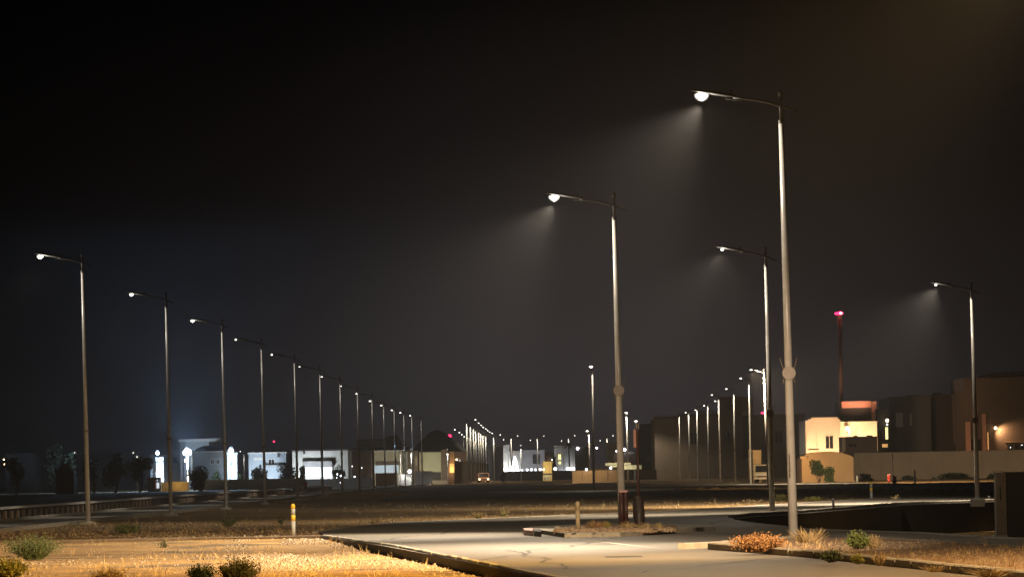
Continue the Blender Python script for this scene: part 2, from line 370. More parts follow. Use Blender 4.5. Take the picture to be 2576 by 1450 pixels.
kerb('left_kerb_shade', px([(823, 1347.3), (1000, 1372.4), (1400, 1450.6), (1650, 1500.8)]), -.165, -.4, .0, 'kerbblack')  # black strip paints the shade of the unlit kerb face
kerb('verge_kerb', px([(150, 1358.5), (480, 1352), (820, 1346.5)]), -.13, -.35, .015, 'kerbshaded', stones=True)  # dark colour stands in for the kerb's shadowed face
kerb('far_kerb', px([(800, 1337), (870, 1326), (1000, 1313), (1300, 1300), (1500, 1292), (1700, 1283), (1943, 1269), (2200, 1255), (2560, 1240)]) + [(62, 262)], .16, -.1, .012, 'kerb')
kerb('median_kerb', px([(1832, 1301), (1880, 1295.5), (1970, 1290), (2250, 1268), (2560, 1257)]) + [(60, 235)], -.2, -.4, .085, 'kerb', stones=True)
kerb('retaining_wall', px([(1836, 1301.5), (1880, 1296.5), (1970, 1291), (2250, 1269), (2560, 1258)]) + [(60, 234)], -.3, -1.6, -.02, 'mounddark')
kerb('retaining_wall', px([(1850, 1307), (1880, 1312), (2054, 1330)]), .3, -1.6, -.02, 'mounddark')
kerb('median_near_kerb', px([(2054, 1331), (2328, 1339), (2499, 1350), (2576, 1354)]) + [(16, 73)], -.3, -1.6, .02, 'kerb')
kerb('embankment_kerb', [(x, embY(x) + .25) for x in (10, 12, 17, 23, 27.5, 32, 60)], .2, -.4, .17, 'kerb')
kerb('left_road_kerb', [(lx(y) - .6, y) for y in (60, 141, 300, 420, 543, 700)], .15, -.2, .10, 'kerb')
kerb('left_road_far_kerb', [(lx(y) - 5.0, y) for y in (60, 141, 300, 420, 543, 700)], .15, -.2, .10, 'kerb')
sheet('road_marking', px([(1448, 1354), (1560, 1366.5), (1690, 1382), (1700, 1383.3), (1560, 1368.3), (1448, 1355.4)]), .004, 'paint')
random.seed(31); ck = MB()
for cx0, cy0, n_, dx_ in ((-1.5, 62, 34, .10), (.9, 58, 26, -.08), (2.6, 84, 24, -.06), (-3.2, 90, 26, .07), (4.9, 100, 26, .05), (.2, 104, 24, .1), (7.5, 150, 30, .06), (1.8, 55, 12, .2)):
    x, y = cx0, cy0
    for k_ in range(n_):
        x2 = x + random.gauss(dx_, .10); y2 = y + random.uniform(.4, .9); w_ = random.uniform(.012, .03)
        if inside(road_poly, x, y) and inside(road_poly, x2, y2): ck.add([(x - w_, y, .0045), (x + w_, y, .0045), (x2 + w_, y2, .0045), (x2 - w_, y2, .0045)], [(0, 1, 2, 3)])
        x, y = x2, y2
tag(ck.build('road_crack', 'kerbblack'), kind='structure')
sheet('drain_cover', [(1.55, 66), (2.2, 66), (2.2, 66.9), (1.55, 66.9)], .005, 'kerbblack')
# centre island
ci = px([(1322, 1336), (1380, 1345), (1420, 1351), (1560, 1349), (1690, 1340), (1800, 1332.5), (1770, 1327), (1545, 1324), (1440, 1327), (1340, 1332)])
isl = MB().prism(ci, -.1, .10).build('traffic_island', 'kerb'); tag(isl, kind='structure')
MB().prism(px([(1392, 1337), (1560, 1336), (1640, 1334), (1705, 1330), (1690, 1326), (1560, 1323.5), (1450, 1327)], .1), .05, .17).build('island_soil', 'islanddirt', isl)
MB().prism(px([(1316, 1334.5), (1320, 1339), (1342, 1341), (1340, 1334)], .06), -.05, .13).build('painted_kerb_block', 'kerbred', isl)
MB().prism(px([(1344, 1341.5), (1362, 1343), (1360, 1336), (1343, 1336)], .06), -.05, .125).build('painted_kerb_block', 'kerbblack', isl)
# right island
ri = px([(1780, 1381), (2016, 1400), (2216, 1421), (2459, 1447), (2700, 1475), (2800, 1420), (2576, 1386), (2400, 1374), (2209, 1361), (2047, 1359), (1840, 1375)])
sheet('island_verge', ri, .07, 'islanddirt')
kerb('island_kerb', px([(1780, 1381), (2016, 1400), (2216, 1421), (2459, 1447), (2700, 1475)]), .16, -.1, .125, 'kerb', stones=True)
kerb('island_rear_kerb', px([(1724, 1380), (1834, 1374.5), (2047, 1358.5), (2131, 1355.5)]), .16, -.1, .12, 'kerb', stones=True)
kerb('island_pavement_kerb', px([(2131, 1358.5), (2209, 1361), (2400, 1374), (2576, 1386), (2800, 1402)]), .1, -.1, .09, 'kerb')
# ------------------------------------------------------------------ street lamps
WARMW = (1.0, .86, .66)
def lamp(label, b, top, arm=(-1, -.12), detail=2, rb=.10, rt=.055, armlen=1.5, group=None, pool=1.0, aim=(-.5, -1.25, -1), color=WARMW, wide=1.0, glow=1.0, lensk=1.0, plinth=True, white=False, name='street_lamp', bracket=True, disc='plate', lens=None, size=66, beam=0, bdir=(-.8, -.3, -1)):
    b = Vector(b); top = Vector(top); root = thing(name, label, 'street lamp', b, 0, group); H = top.z - b.z; T = top - b
    nseg = 14 if detail > 1 else 6
    am = Vector((arm[0], arm[1], 0)).normalized()
    def at(t): return T * t
    hz = H - .62
    pm = 'polew' if white else 'pole'
    MB().tube([at(0), at(hz / H)], [rb, rt * 1.1], nseg, True).build('pole', pm, root, True)
    if detail > 0:
        MB().tube([at(hz / H), at(1 - .10 / H)], [rt * .82, rt * .72], nseg, True).build('pole_top', 'head', root, True)  # dark colour paints the shade above the lamp's beam cutoff
        MB().tube([at((hz - .04) / H), at((hz + .03) / H)], [rt * 1.3] * 2, nseg).build('collar', 'head', root)
        MB().tube([at(1 - .10 / H), at(1 - .06 / H), at(1 + .02 / H), at(1 + .05 / H)], [rt * .8, rt * 1.15, rt * 1.05, rt * .4], nseg).build('cap', 'head', root, True)
    if plinth:
        MB().bbox(-.28, .28, -.28, .28, -.25, .07, .02).build('plinth', 'concrete', root)
        if detail > 1:
            MB().tube([(0, 0, .06), (0, 0, .10)], rb * 1.9, nseg).build('base_flange', 'pole', root)
    ac = at(1 - .3 / H)
    def A(s_, z): return ac + am * s_ + Vector((0, 0, z))
    pts = [A(-.36, -.14), A(-.18, -.055), A(0, 0), A(.25, .085), A(.5, .14), A(.8, .18), A(armlen - .62, .20)]
    MB().tube(pts, [.018, .024, .03, .03, .028, .026, .026] if detail > 1 else .026, 8 if detail > 1 else 5).build('arm', 'head', root, True)
    # luminaire: tapered flat housing tilted slightly up towards the road, a bowl lens under its outer half
    hd = MB(); s0 = armlen - .74; n = 8
    sec = [(0, .035, .03), (.12, .07, .055), (.3, .11, .06), (.55, .15, .055), (.8, .15, .045), (.95, .09, .025), (1.0, .03, .012)]
    side = Vector((-am.y, am.x, 0)); vv = []; 
    for s_, wd, th in sec:
        c = A(s0 + s_, .21 + s_ * .16)
        for k in range(n):
            a = 2 * math.pi * k / n; zz = math.sin(a); zz = zz * (1.0 if zz > 0 else .45); vv.append(c + side * wd * math.cos(a) + Vector((0, 0, th * zz)))
    ff = [(i * n + k, i * n + (k + 1) % n, (i + 1) * n + (k + 1) % n, (i + 1) * n + k) for i in range(len(sec) - 1) for k in range(n)] + [tuple(range(n - 1, -1, -1)), tuple(range(len(vv) - n, len(vv)))]
    hd.add(vv, ff); ho = hd.build('lamp_head', 'head', root, True)
    if detail > 1:
        c = A(s0 + .16, .24); MB().tube([c, c + Vector((0, 0, .10)), c + Vector((0, 0, .13))], [.03, .035, .02], 8).build('photocell', 'head', ho)
        MB().tube([A(s0 + .28, .19), A(s0 + .05, .15), A(s0 - .05, .14)], [.02, .016, .01], 6).build('neck_clamp', 'Lstrip' if False else 'head', ho)
    lc = A(armlen + .04, .30 - .03)
    lz = (.125 if detail > 1 else .08) * lensk
    MB().ball(lc, (.17 * lensk, .14 * lensk, lz), 20 if detail > 1 else 10, 12 if detail > 1 else 8, -1, .25).build('lens', lens or ('Llens' if detail > 1 else 'Llensfar'), ho, True)
    lp = lc + Vector((0, 0, -lz - .06))
    if wide: light('SPOT', root, lp, WWIDE * wide, color, (-.0 * am.x, 0, -1), 156, .12 if detail > 1 else .4, .08)
    if pool: light('SPOT', root, lp + Vector((0, 0, -.03)), WPOOL * pool, color, aim, size, .85, .1)
    if beam: light('SPOT', root, lp + Vector((0, 0, -.02)), WBEAM * beam, color, bdir, 88, 1.0, .05)
    if glow: light('POINT', root, lp + Vector((0, 0, -.05)), WGLOW * glow, (1, .93, .78), radius=.07)
    if bracket:
        z = 3.43; c = at(z / H); rr = rb * .8
        br = MB()
        for sx_ in (-1, 1):
            br.tube([c + Vector((sx_ * rr * .9, -.02, .0)), c + Vector((sx_ * (rr + .055), -.03, .16)), c + Vector((sx_ * (rr + .10), -.03, .32))], [.012, .010, .006], 5)
            br.tube([c + Vector((sx_ * rr, -.03, -.05)), c + Vector((sx_ * (rr + .05), -.03, -.22))], [.014, .008], 5)
        br.tube([c + Vector((0, 0, -.035)), c + Vector((0, 0, .035))], rr + .035, 12)
        bo = br.build('bracket', 'strap', root)
        if disc:
            MB().tube([c + Vector((0, -rr - .045, 0)), c + Vector((0, -rr - .02, 0))], .14, 20).build('round_plate', disc, bo)
    return root
def at_px(bx, by, tx, ty, z=0.0, d=None):
    b = G(bx, by, z) if d is None else P(bx, by, d); t = P(tx, ty, b.y); return b, t
g1 = 'tall street lamps beside the near junction'
b, t = at_px(1996, 1350, 1963, 232, .07)
LA = lamp('tallest and nearest street lamp, rising from dry grass on the right island', b, t, (-1, .02), 2, .10, .050, 1.62, g1, .45, plinth=False, glow=1.2, lensk=1.0, beam=1.8)
st = MB(); T = t - b
c0, c1 = T * (1.25 / T.z), T * (1.75 / T.z); st.add([(c0.x - .047, c0.y - .1, 1.25), (c0.x - .043, c0.y - .1, 1.25), (c1.x - .043, c1.y - .097, 1.75), (c1.x - .047, c1.y - .097, 1.75)], [(0, 1, 2, 3)])
for i in range(13):                      # worn stencil marks running up the pole
    z = 1.25 + i * .037 + random.uniform(-.004, .004); c = T * (z / T.z); ww = random.uniform(.010, .02)
    st.box(c.x - .052 - ww * .3, c.x - .052 + ww, c.y - .103, c.y - .094, z, z + random.uniform(.012, .026))
    if i % 2: st.box(c.x - .038, c.x - .028, c.y - .1065, c.y - .098, z + .006, z + .03)
st.build('stencil_marks', 'stain', LA)
b, t = at_px(1565, 1318, 1544, 489, .17)
LC = lamp('tall street lamp on the centre traffic island beside the maroon posts', b, t, (-1, .02), 2, .10, .052, 1.5, g1, .75, plinth=False, glow=1.0, lensk=.95, beam=1.5)
b, t = at_px(1943, 1284, 1925, 624, .085)
lamp('street lamp on the median tip, just left of the tallest pole', b, t, (-1, -.1), 2, .10, .052, 1.5, g1, 3.5, glow=.8, plinth=False, disc='strap', lensk=.42, beam=.8, aim=(-.1, .8, -1), size=100, bdir=(-.9, .0, -1))
b, t = at_px(2459, 1258, 2443, 713, .085)
lamp('street lamp on the median kerb at the right, before the long compound wall', b, t, (-1, -.1), 2, .105, .055, 1.5, g1, 12, glow=.4, disc='strap', lensk=.42, beam=.7, aim=(-.5, .9, -1), size=92, bdir=(-.9, .35, -1))
gl_ = 'street lamps in the long row along the left road'
left = [(222, 642, 1315), (430, 738, 1293), (569, 802, 1275), (667, 855, 1268), (749, 890, 1255), (812, 921, 1248), (862, 947, 1243), (905, 970, 1237), (941, 988, 1231), (970, 1007, 1227), (996, 1018, 1225), (1020, 1030, 1222), (1040, 1037, 1221), (1063, 1045, 1220)]
ords = ['first', 'second', 'third', 'fourth', 'fifth', 'sixth', 'seventh', 'eighth', 'ninth', 'tenth', 'eleventh', 'twelfth', 'thirteenth', 'fourteenth']
for i, (bx, ty, by) in enumerate(left):
    h = by - ty; d = F * 9.95 / h * .995
    b = P(bx, by, d); b.z = gz(b.x, b.y, False) + .02
    tx = bx - h * .0235; t = P(tx, ty, d); t.z = b.z + 9.95
    if i == 0: lab = 'nearest lamp of the long left row, leftmost pole with a bright starry head'
    elif i == 13: lab = 'farthest and shortest lamp of the long left row, at its right end'
    else: lab = ords[i] + ' lamp counted from the left end of the long left row'
    lamp(lab, b, t, (-1, -.1), 2 if i < 5 else 1, .092, .046, 1.5, gl_, (.45, .45, .6, .5, .5, .7, .7, .3, .2, .2, .2, .2, .2, .2)[i], (-.5, -.3, -1), (1, .93, .8), .34 if i else .4, (2.0, .5, 1.0, .1, 0, 0)[i] if i < 6 else 0, (.85, .65, .75, .4, .45, .45, .6, .6)[i] if i < 8 else 1.0, disc=None)
b, t = P(1494, 1231, 307), P(1490, 922, 307); b.z = gz(b.x, b.y, False) + .02
lamp('white-lit lamp pole standing alone behind the centre, left of the island lamp', b, t, (-.12, -1), 1, .1, .06, 1.0, None, .25, (-.1, -.8, -1), wide=.5, glow=.3, lensk=1.25, bracket=False)
gr_ = 'street lamps receding before the big beige villa'
right = [(1889, 952, 1218), (1850, 980, 1215), (1812, 995, 1213), (1783, 1010, 1210), (1756, 1020, 1207), (1735, 1030, 1205), (1711, 1035, 1203)]
for i, (bx, ty, by) in enumerate(right):
    h = by - ty; d = F * 9.95 / h
    b = P(bx, by, d); b.z = gz(b.x, b.y, False) + .02; t = P(bx - h * .02, ty, d); t.z = b.z + 9.95
    lab = ('tallest lamp of the row before the beige villa, nearest its brick pillar' if i == 0 else 'last and shortest lamp of the row before the beige villa, at its left end' if i == 6 else ords[i] + ' lamp from the right in the row before the beige villa')
    lamp(lab, b, t, (.85, -.5) if i > 2 else (-.7, -.7), 1, .1, .06, 1.1, gr_, 0.22, (-.2, -.5, -1), (1, .88, .68), 1.2, .0, .9, white=True, disc=None)
d = 325; b = P(1932, 1222, d); b.z = gz(b.x, b.y, False) + .02; t = b + Vector((-.15, 0, 9.95))
lamp('lamp pole hidden behind the median-tip lamp, only its bright head showing', b, t, (-.8, -.5), 1, .09, .06, 1.3, gr_, 20, (1.15, 1.15, -.8), color=(1, .76, .48), size=105, wide=1.5, glow=0, disc=None, bracket=False)
gc = 'street lamps in the bunched bright row left of centre'
cent = [(1173, 1050.7), (1182.5, 1060.6), (1190, 1067), (1195.7, 1073.3), (1203, 1077.6), (1208.4, 1082.5), (1214, 1086.8), (1220.8, 1090.3)]
for i, (bx, ty) in enumerate(cent):
    h = 1210.7 - ty; d = F * 9.95 / h; b = P(bx + 3, 1210, d); b.z = base(d) - .03; t = P(bx, ty, d); t.z = b.z + 9.95
    lamp(('tallest pole of the bunched bright row left of centre, at its left end' if i == 0 else 'last pole of the bunched bright row, at its right end' if i == 7 else ords[i] + ' pole from the left of the bunched bright row'), b, t, (1, -.3), 1, .11, .085, 1.45, gc, .3, (0, -.6, -1), (1, .9, .72), 2.2, 0, 1.0, white=True, disc=None, plinth=False)
g2 = 'low distant lamps whose heads trail left of the bunched row'
for i, (hx, hy) in enumerate([(1149, 1091), (1160, 1098), (1166, 1103), (1172, 1108), (1180, 1111), (1186, 1115), (1199, 1121), (1226, 1124)]):
    hz_ = 1200 + (CX - hx) * .018 - hy; d = 8.35 * F / hz_; bx = hx + 1.5 * F / d
    b = P(bx, 1208, d); b.z = base(d) - .03; t = b + Vector((-.15, 0, 9.95))
    lamp(('largest of the distant lamp heads trailing left of the bunched row' if i == 0 else 'smallest and rightmost distant lamp head behind the bunched row' if i == 7 else ords[i] + ' distant lamp head from the left in the trail behind the bunched row'), b, t, (-1, 0), 0, .09, .06, 1.5, g2, 0, wide=.7 if i in (2, 4, 6) else 0, glow=0, lensk=1.2, bracket=False, plinth=False)
g3 = 'lamps standing across the far road in the centre'
for i, (bx, ty) in enumerate([(1243, 1092.5), (1287, 1096), (1353, 1098), (1431.5, 1098.7), (1528, 1100.6)]):
    h = 1208 - ty; d = F * 9.95 / h; b = P(bx + 1, 1208, d); b.z = base(d) - .03; t = b + Vector((-.12, 0, 9.95))
    lamp(['white lamp pole just right of the bunched row', 'white lamp pole before the bright curved villa', 'white lamp pole beside the dark window of the grey villa', 'white lamp pole before the palm and the two yellow windows', 'white lamp pole above the cream canopy left of the island lamp'][i], b, t, (1, -.1), 1, .13, .10, 1.5, g3, .22, (0, -.5, -1), (1, .92, .8), 2.0, 0, 1.0, white=True, disc=None, bracket=False, plinth=False)
g4 = 'faint farther lamps with heads pointing left'
for i, (hx, hy) in enumerate([(1270, 1115), (1337.6, 1116), (1416, 1117.4), (1513, 1117)]):
    d = 8.35 * F / (1200 + (CX - hx) * .018 - hy); bx = hx + 1.5 * F / d; b = P(bx, 1207, d); b.z = base(d) - .03; t = b + Vector((-.1, 0, 9.95))
    lamp(['faint farther lamp head above the curved white villa', 'faint farther lamp head above the grey villa roof', 'faint farther lamp head before the palm crown', 'faint farther lamp head left of the cream canopy pole'][i], b, t, (-1, 0), 0, .09, .06, 1.5, g4, 0, wide=0, glow=0, lensk=1.1, bracket=False, plinth=False)
for bx, ty, by, d, arm, lab, lk in [(1485, 1083, 1208, 690, (-.4, -1), 'bright-headed lamp pole left of the dark block, behind the lone pole', 2.0), (1580, 1037, 1207, 552, (-.1, -1), 'bright-headed white lamp just right of the island lamp', 1.7), (1607, 1058, 1207, 600, (-.3, -1), 'glaring lamp right behind the sign post on the island', 2.2)]:
    b = P(bx, by, d); b.z = base(d) - .03; t = P(bx - 4, ty, d)
    lamp(lab, b, t, arm, 1, .13, .09, .8, None, .3, (0, -.6, -1), wide=2.0, glow=.5, lensk=lk, white=True, bracket=False, plinth=False)
small = [(197, 1137, 1195, 'short lamp in the dark at far left, right of the tree silhouettes', (-1, 0)), (344, 1137, 1199, 'short thin lamp before dark trees, left of the floodlit compound', (-1, 0)), (482.5, 1134, 1200, 'short lamp pole beside the big blue-white floodlight', (1, 0)), (613.5, 1134, 1200, 'short lamp right of the floodlit white tower', (-1, 0)), (840, 1131, 1200, 'short lamp before the long pale villa with round windows', (-1, -.3)), (1006, 1213 - 82, 1205, 'short lamp at the left corner of the two-storey pale house', (1, -.3)), (1034, 1129, 1206, 'short lamp beside the white gate flood', (0, -1)), (1126, 1129, 1207, 'short lamp left of the orange lit panel', (0, -1)), (1310, 1119, 1207, 'short lamp right of the sparkling light tree', (0, -1))]
for bx, ty, by, lab, arm in small:
    if bx == 1006: bx, by = 1007, 1206
    d = 560; b = P(bx + 1, by, d); b.z = base(d) - .03; t = P(bx, ty, d)
    lamp(lab, b, t, arm, 0, .07, .05, .5, 'short lamps among the far houses', 0, color=(1, .95, .88), wide=.9, glow=0, lensk=.7 if arm[1] == 0 else .35, white=True, bracket=False, plinth=False)
# the next lamp of the near row stands outside the frame at the right: the one that lights the near ground
b = Vector((9.6, 51, -.03)); LD = lamp('warm street lamp beyond the right edge lighting the near ground', b, b + Vector((0, 0, 9.9)), (-1, .05), 1, .11, .056, 1.6, g1, 0, color=(1, .60, .22), wide=0, glow=0, disc=None)
light('SPOT', LD, (-1.55, 0, 9.65), 6600, (1, .60, .22), (-.3, .12, -1), 118, .8)
light('SPOT', LD, (-1.55, 0, 9.60), 80000, (1, .74, .48), (-.95, 2.75, -1), 40, 1.0)
light('SPOT', LD, (-1.55, 0, 9.58), 74000, (1, .56, .11), (-1.3, 2.1, -.78), 54, 1.0)
light('SPOT', LD, (-1.55, 0, 9.55), 2600, (1, .72, .45), (0, 0, -1), 158, .1)
# ------------------------------------------------------------------ street furniture of the foreground
def ground_at(pxx, pyy, z=0.0): return G(pxx, pyy, z)
def bollard(label, bx, by, ty, r, z=0.0, style='yellow', group='low marker posts'):
    b = G(bx, by, z); b.z = z - .05; h = P(bx, ty, b.y).z - b.z
    o = thing('marker_post', label, 'bollard', b, 0, group)
    if style == 'yellow':
        MB().tube([(0, 0, 0), (0, 0, h * .48)], r, 14).build('post', 'greyband', o, True)
        MB().tube([(0, 0, h * .48), (0, 0, h * .66)], r * 1.03, 14).build('yellow_band', 'yellow', o, True)
        MB().tube([(0, 0, h * .66), (0, 0, h * .85)], r, 14).build('grey_band', 'greyband', o, True)
        MB().tube([(0, 0, h * .85), (0, 0, h * .95), (0, 0, h * .985), (0, 0, h)], [r * 1.03, r * 1.03, r * .8, r * .35], 14).build('yellow_top', 'yellow', o, True)
    elif style == 'brown':
        MB().tube([(0, 0, 0), (0, 0, h * .72)], [r * 1.1, r], 12).build('post', 'weathered', o, True)
        MB().tube([(0, 0, h * .72), (0, 0, h * .94), (0, 0, h * .98), (0, 0, h)], [r * 1.05, r * 1.05, r * .85, r * .5], 12).build('faded_top', 'weathered', o, True)
    else:
        MB().tube([(0, 0, 0), (0, 0, h * .97), (0, 0, h)], [r, r, r * .6], 8).build('post', 'darkpost', o, True)
        MB().box(-r * 1.15, r * 1.15, -r * 1.15, r * 1.15, h * .8, h * .88).build('band', 'greyband' if style == 'pale' else 'cardark', o)
    return o
bollard('yellow and grey banded bollard by the verge kerb, left of the road tip', 738, 1344, 1266, .058, 0)
bollard('weathered brown bollard on the front of the centre island', 1454, 1333.5, 1260, .052, .1, 'brown')
bollard('far yellow bollard on the right verge, past the tallest pole', 2192, 1254, 1210, .075, 0, 'yellow')
bollard('short black marker post on the median kerb', 2096.5, 1282, 1252, .045, 0, 'dark')
bollard('tiny black marker post at right, beside the pale pillar', 2488, 1258, 1246, .06, 0, 'dark')
# twin maroon posts with pink cap
b = G(1570, 1321, .15); o = thing('maroon_bollard', 'joined pair of maroon tubes with a pink cap beside the island lamp foot', 'bollard', (b.x, b.y, .1))
h = P(1568, 1237, b.y).z - .1
for sx_ in (-.055, .055): MB().tube([(sx_, 0, 0), (sx_ * 1.0, 0, h)], .056, 14).build('tube', 'maroon', o, True)
MB().bbox(-.115, .115, -.06, .06, h - .002, h + .05, .025).build('cap', 'pinkcap', o)
MB().bbox(-.13, .13, -.08, .08, -.1, .03, .01).build('foot', 'concrete', o)
# covered sign post
b = G(1607, 1320, .15); o = thing('covered_sign_post', 'thin dark red post with salmon plate on top and black wrapping around its foot', 'sign post', (b.x, b.y, .1))
tp = P(1603, 1060, b.y); T = tp - Vector((b.x, b.y, .1))
MB().tube([(0, 0, 0), T], .036, 10).build('post', 'maroon', o, True)
pr = [(-.125, .76), (-.11, .785), (.11, .785), (.13, .76), (.15, .45), (.165, .25), (.155, .16), (.115, .06), (.105, -.05), (-.075, -.05), (-.085, .08), (-.14, .26), (-.15, .55)]
bw = MB(); nS = 7; n = len(pr)
for k in range(nS):
    a = -1 + 2 * k / (nS - 1); sc = math.sqrt(max(.05, 1 - abs(a) ** 3)); yq = a * .12
    bw.v += [(x * sc + .008 * noise.noise(Vector((x * 9, z * 7, a * 3))), yq * (.6 + .4 * math.sin(max(0, min(1, z)) * 2.5)), z) for x, z in pr]
for k in range(nS - 1):
    bw.f += [(k * n + i, k * n + (i + 1) % n, (k + 1) * n + (i + 1) % n, (k + 1) * n + i) for i in range(n)]
bw.f += [tuple(range(n - 1, -1, -1)), tuple((nS - 1) * n + i for i in range(n))]
bw.build('wrapping', 'bag', o, True)
zt = T.z; MB().bbox(-.105, -.036, -.16, .16, zt - .66, zt - .20, .01).xf(Matrix.Translation((T.x * .9, 0, 0))).build('sign_plate', 'salmon', o)
MB().bbox(-.04, .045, -.03, .03, zt - .18, zt - .02, .012).xf(Matrix.Translation((T.x, 0, 0))).build('top_box', 'greyband', o)
# one utility cabinet at the right edge, lit side and shaded front painted in
b = G(2520, 1349, 0); hC = P(2520, 1184, b.y).z; wpx = F / b.y
o = thing('utility_cabinet', 'utility cabinet with black shaded front, pale lit side and thin cap plate at the right edge', 'cabinet', (b.x, b.y, 0))
MB().bbox(-.085, .12, .0, .42, 0.03, hC - .03, .008).build('lit_side', 'cablit', o)
MB().box(-.02, .005, -.012, .004, hC - .60, hC - .33).build('vent_slot', 'black', o)
MB().frontprism([(-.0, hC - .80), (.03, hC - .84), (.045, hC - .92), (.015, hC - .87), (-.012, hC - .84)], -.012, .004).build('stain_patch', 'bark', o)
MB().bbox(.122, .50, -.05, .55, -.02, hC - .02, .012).build('body', 'cabinet', o)
MB().frontprism([(-.16, hC - .02), (.11, hC - .005), (.11, hC + .012), (-.16, hC - .004)], -.05, .46).build('cap_plate', 'greyband', o)
MB().bbox(-.14, .125, -.09, .50, -.08, .035, .01).build('plinth', 'concrete', o)
MB().box(.15, .47, -.056, -.048, .12, hC - .16).build('door', 'cabinet', o)
# ------------------------------------------------------------------ plants
def shrub(label, pxx, pyy, wpx, hpx, m, n=60, leaves=5, z=0.0, name='shrub', cat='shrub', lsize=.03, spread=1.0, stem='drygrass', group=None, lean=0, droop=.1, d=None):
    b = G(pxx, pyy, z) if d is None else P(pxx, pyy, d)
    if d is not None: b.z = gz(b.x, b.y, False)
    else: b.z = z - .03
    k = b.y / F; Wd, H = wpx * k / 2, hpx * k
    o = thing(name, label, cat, b, 0, group); st = MB(); lf = MB()
    for i in range(n):
        a = random.uniform(0, 2 * math.pi); rr = math.sqrt(random.random()); hh = H * min(1.05, random.triangular(.25, 1.1, .7)) * (1 - .3 * rr * rr)
        tip = Vector((Wd * rr * math.cos(a) * spread + lean * hh, Wd * .8 * rr * math.sin(a), hh)); root_ = Vector((tip.x * .28, tip.y * .28, 0))
        mid = root_.lerp(tip, .55) + Vector((random.uniform(-.1, .1) * Wd, random.uniform(-.1, .1) * Wd, H * .08))
        t_ = max(.004, .0012 * k * 60 / 1.0) if False else .0045 + k * .12
        for p, q, r1, r2 in ((root_, mid, t_, t_ * .75), (mid, tip, t_ * .75, t_ * .3)):
            s_ = Vector((math.cos(a * 3), math.sin(a * 3), 0))
            st.add([p - s_ * r1, p + s_ * r1, q + s_ * r2, q - s_ * r2], [(0, 1, 2, 3)])
        for j in range(leaves):
            f_ = random.uniform(.25, 1.05); c = (root_.lerp(mid, f_ * 2) if f_ < .5 else mid.lerp(tip, f_ * 2 - 1)) + Vector([random.gauss(0, 1) * lsize * .9 for _ in range(3)])
            u = Vector([random.gauss(0, 1) for _ in range(3)]).normalized(); v = u.cross(Vector([random.gauss(0, 1) for _ in range(3)])).normalized()
            L_ = lsize * random.uniform(.6, 1.5); w_ = L_ * random.uniform(.25, .5)
            lf.add([c - u * L_, c + v * w_, c + u * L_, c - v * w_], [(0, 1, 2, 3)])
    if leaves: lf.build('foliage', m, o); st.build('stems', stem, o)
    else: st.build('blades', m, o)
    return o
gs = 'low plants in the near ground'
shrub('dense rusty orange dry shrub at the foot of the nearest lamp', 1908, 1383, 150, 50, 'dryorange', 420, 9, .08, lsize=.022, stem='dryorange')
shrub('pale dry grass clump right around the base of the tallest pole', 2032, 1362, 120, 46, 'drygrass', 260, 0, .08, name='grass_clump', cat='grass')
shrub('dark green leafy shrub on the right island beside the pavement', 2160, 1378, 66, 52, 'leafgrn', 110, 14, .08, lsize=.02, stem='bark')
shrub('dry brownish twiggy shrub touching the dark green one on its right', 2200, 1377, 46, 46, 'drygrass', 90, 6, .08, lsize=.012)
shrub('squat V-shaped shrub with a dark base on the right island', 2093, 1408, 70, 42, 'leafmid', 90, 9, .08, lsize=.018, stem='bark')
shrub('small bright green shrub in the middle of the right island', 2157, 1413, 36, 28, 'leafyel', 70, 10, .08, lsize=.014, stem='leafyel')
shrub('wispy brown grass clump right of the bright green shrub', 2212, 1417, 50, 46, 'drygrass', 90, 3, .08, lsize=.010, name='grass_clump', cat='grass')
shrub('orange-tinted grass mound on the centre island beside the brown bollard', 1500, 1328, 66, 26, 'dryorange', 260, 4, .15, lsize=.014, name='grass_clump', cat='grass')
shrub('yellow-green tuft at the right side of the orange grass mound', 1526, 1327, 26, 26, 'leafyel', 70, 4, .15, lsize=.012, name='grass_clump', cat='grass', stem='leafyel')
shrub('dry grass hiding the foot of the maroon tubes', 1578, 1328, 44, 24, 'drygrass', 150, 1, .15, lsize=.012, name='grass_clump', cat='grass')
shrub('dry grass at the foot of the wrapped sign post', 1622, 1328, 60, 22, 'drygrass', 130, 1, .15, lsize=.012, name='grass_clump', cat='grass')
shrub('low green and straw tuft at the right tip of the centre island', 1660, 1328, 34, 22, 'leafyel', 60, 2, .15, lsize=.012, name='grass_clump', cat='grass')
shrub('left of the two small thorny bushes beyond the road edge', 1203, 1301, 42, 20, 'drygrass', 60, 5, 0, lsize=.02, stem='leafyel')
shrub('right of the two small thorny bushes beyond the road edge', 1267, 1296, 32, 24, 'drygrass', 44, 5, 0, lsize=.02, stem='leafyel')
shrub('faint twiggy bush in the shade between the bollard and the road', 940, 1315, 44, 20, 'drygrass', 50, 3, 0, lsize=.02)
shrub('small green weed just left of the yellow bollard', 709, 1316, 20, 22, 'leafmid', 20, 6, 0, lsize=.03, stem='leafmid')
shrub('green weed at the foot of the third long-row lamp', 574, 1322, 50, 28, 'leafmid', 60, 6, 0, lsize=.03, stem='leafmid')
shrub('low dark green bush right of the nearest left-row lamp', 320, 1340, 74, 30, 'leafmid', 130, 12, 0, lsize=.03, stem='bark')
shrub('broad green bush at the left edge of the near sand', 85, 1402, 160, 70, 'leafmid', 420, 7, -.13, lsize=.02, stem='leafmid')
shrub('green bush filling the bottom left corner', 20, 1452, 120, 60, 'leafyel', 380, 6, -.13, lsize=.024, stem='leafmid')
shrub('wide yellow-green bush at the bottom edge of the near sand', 600, 1462, 120, 74, 'leafyel', 420, 7, -.13, lsize=.018, stem='leafyel')
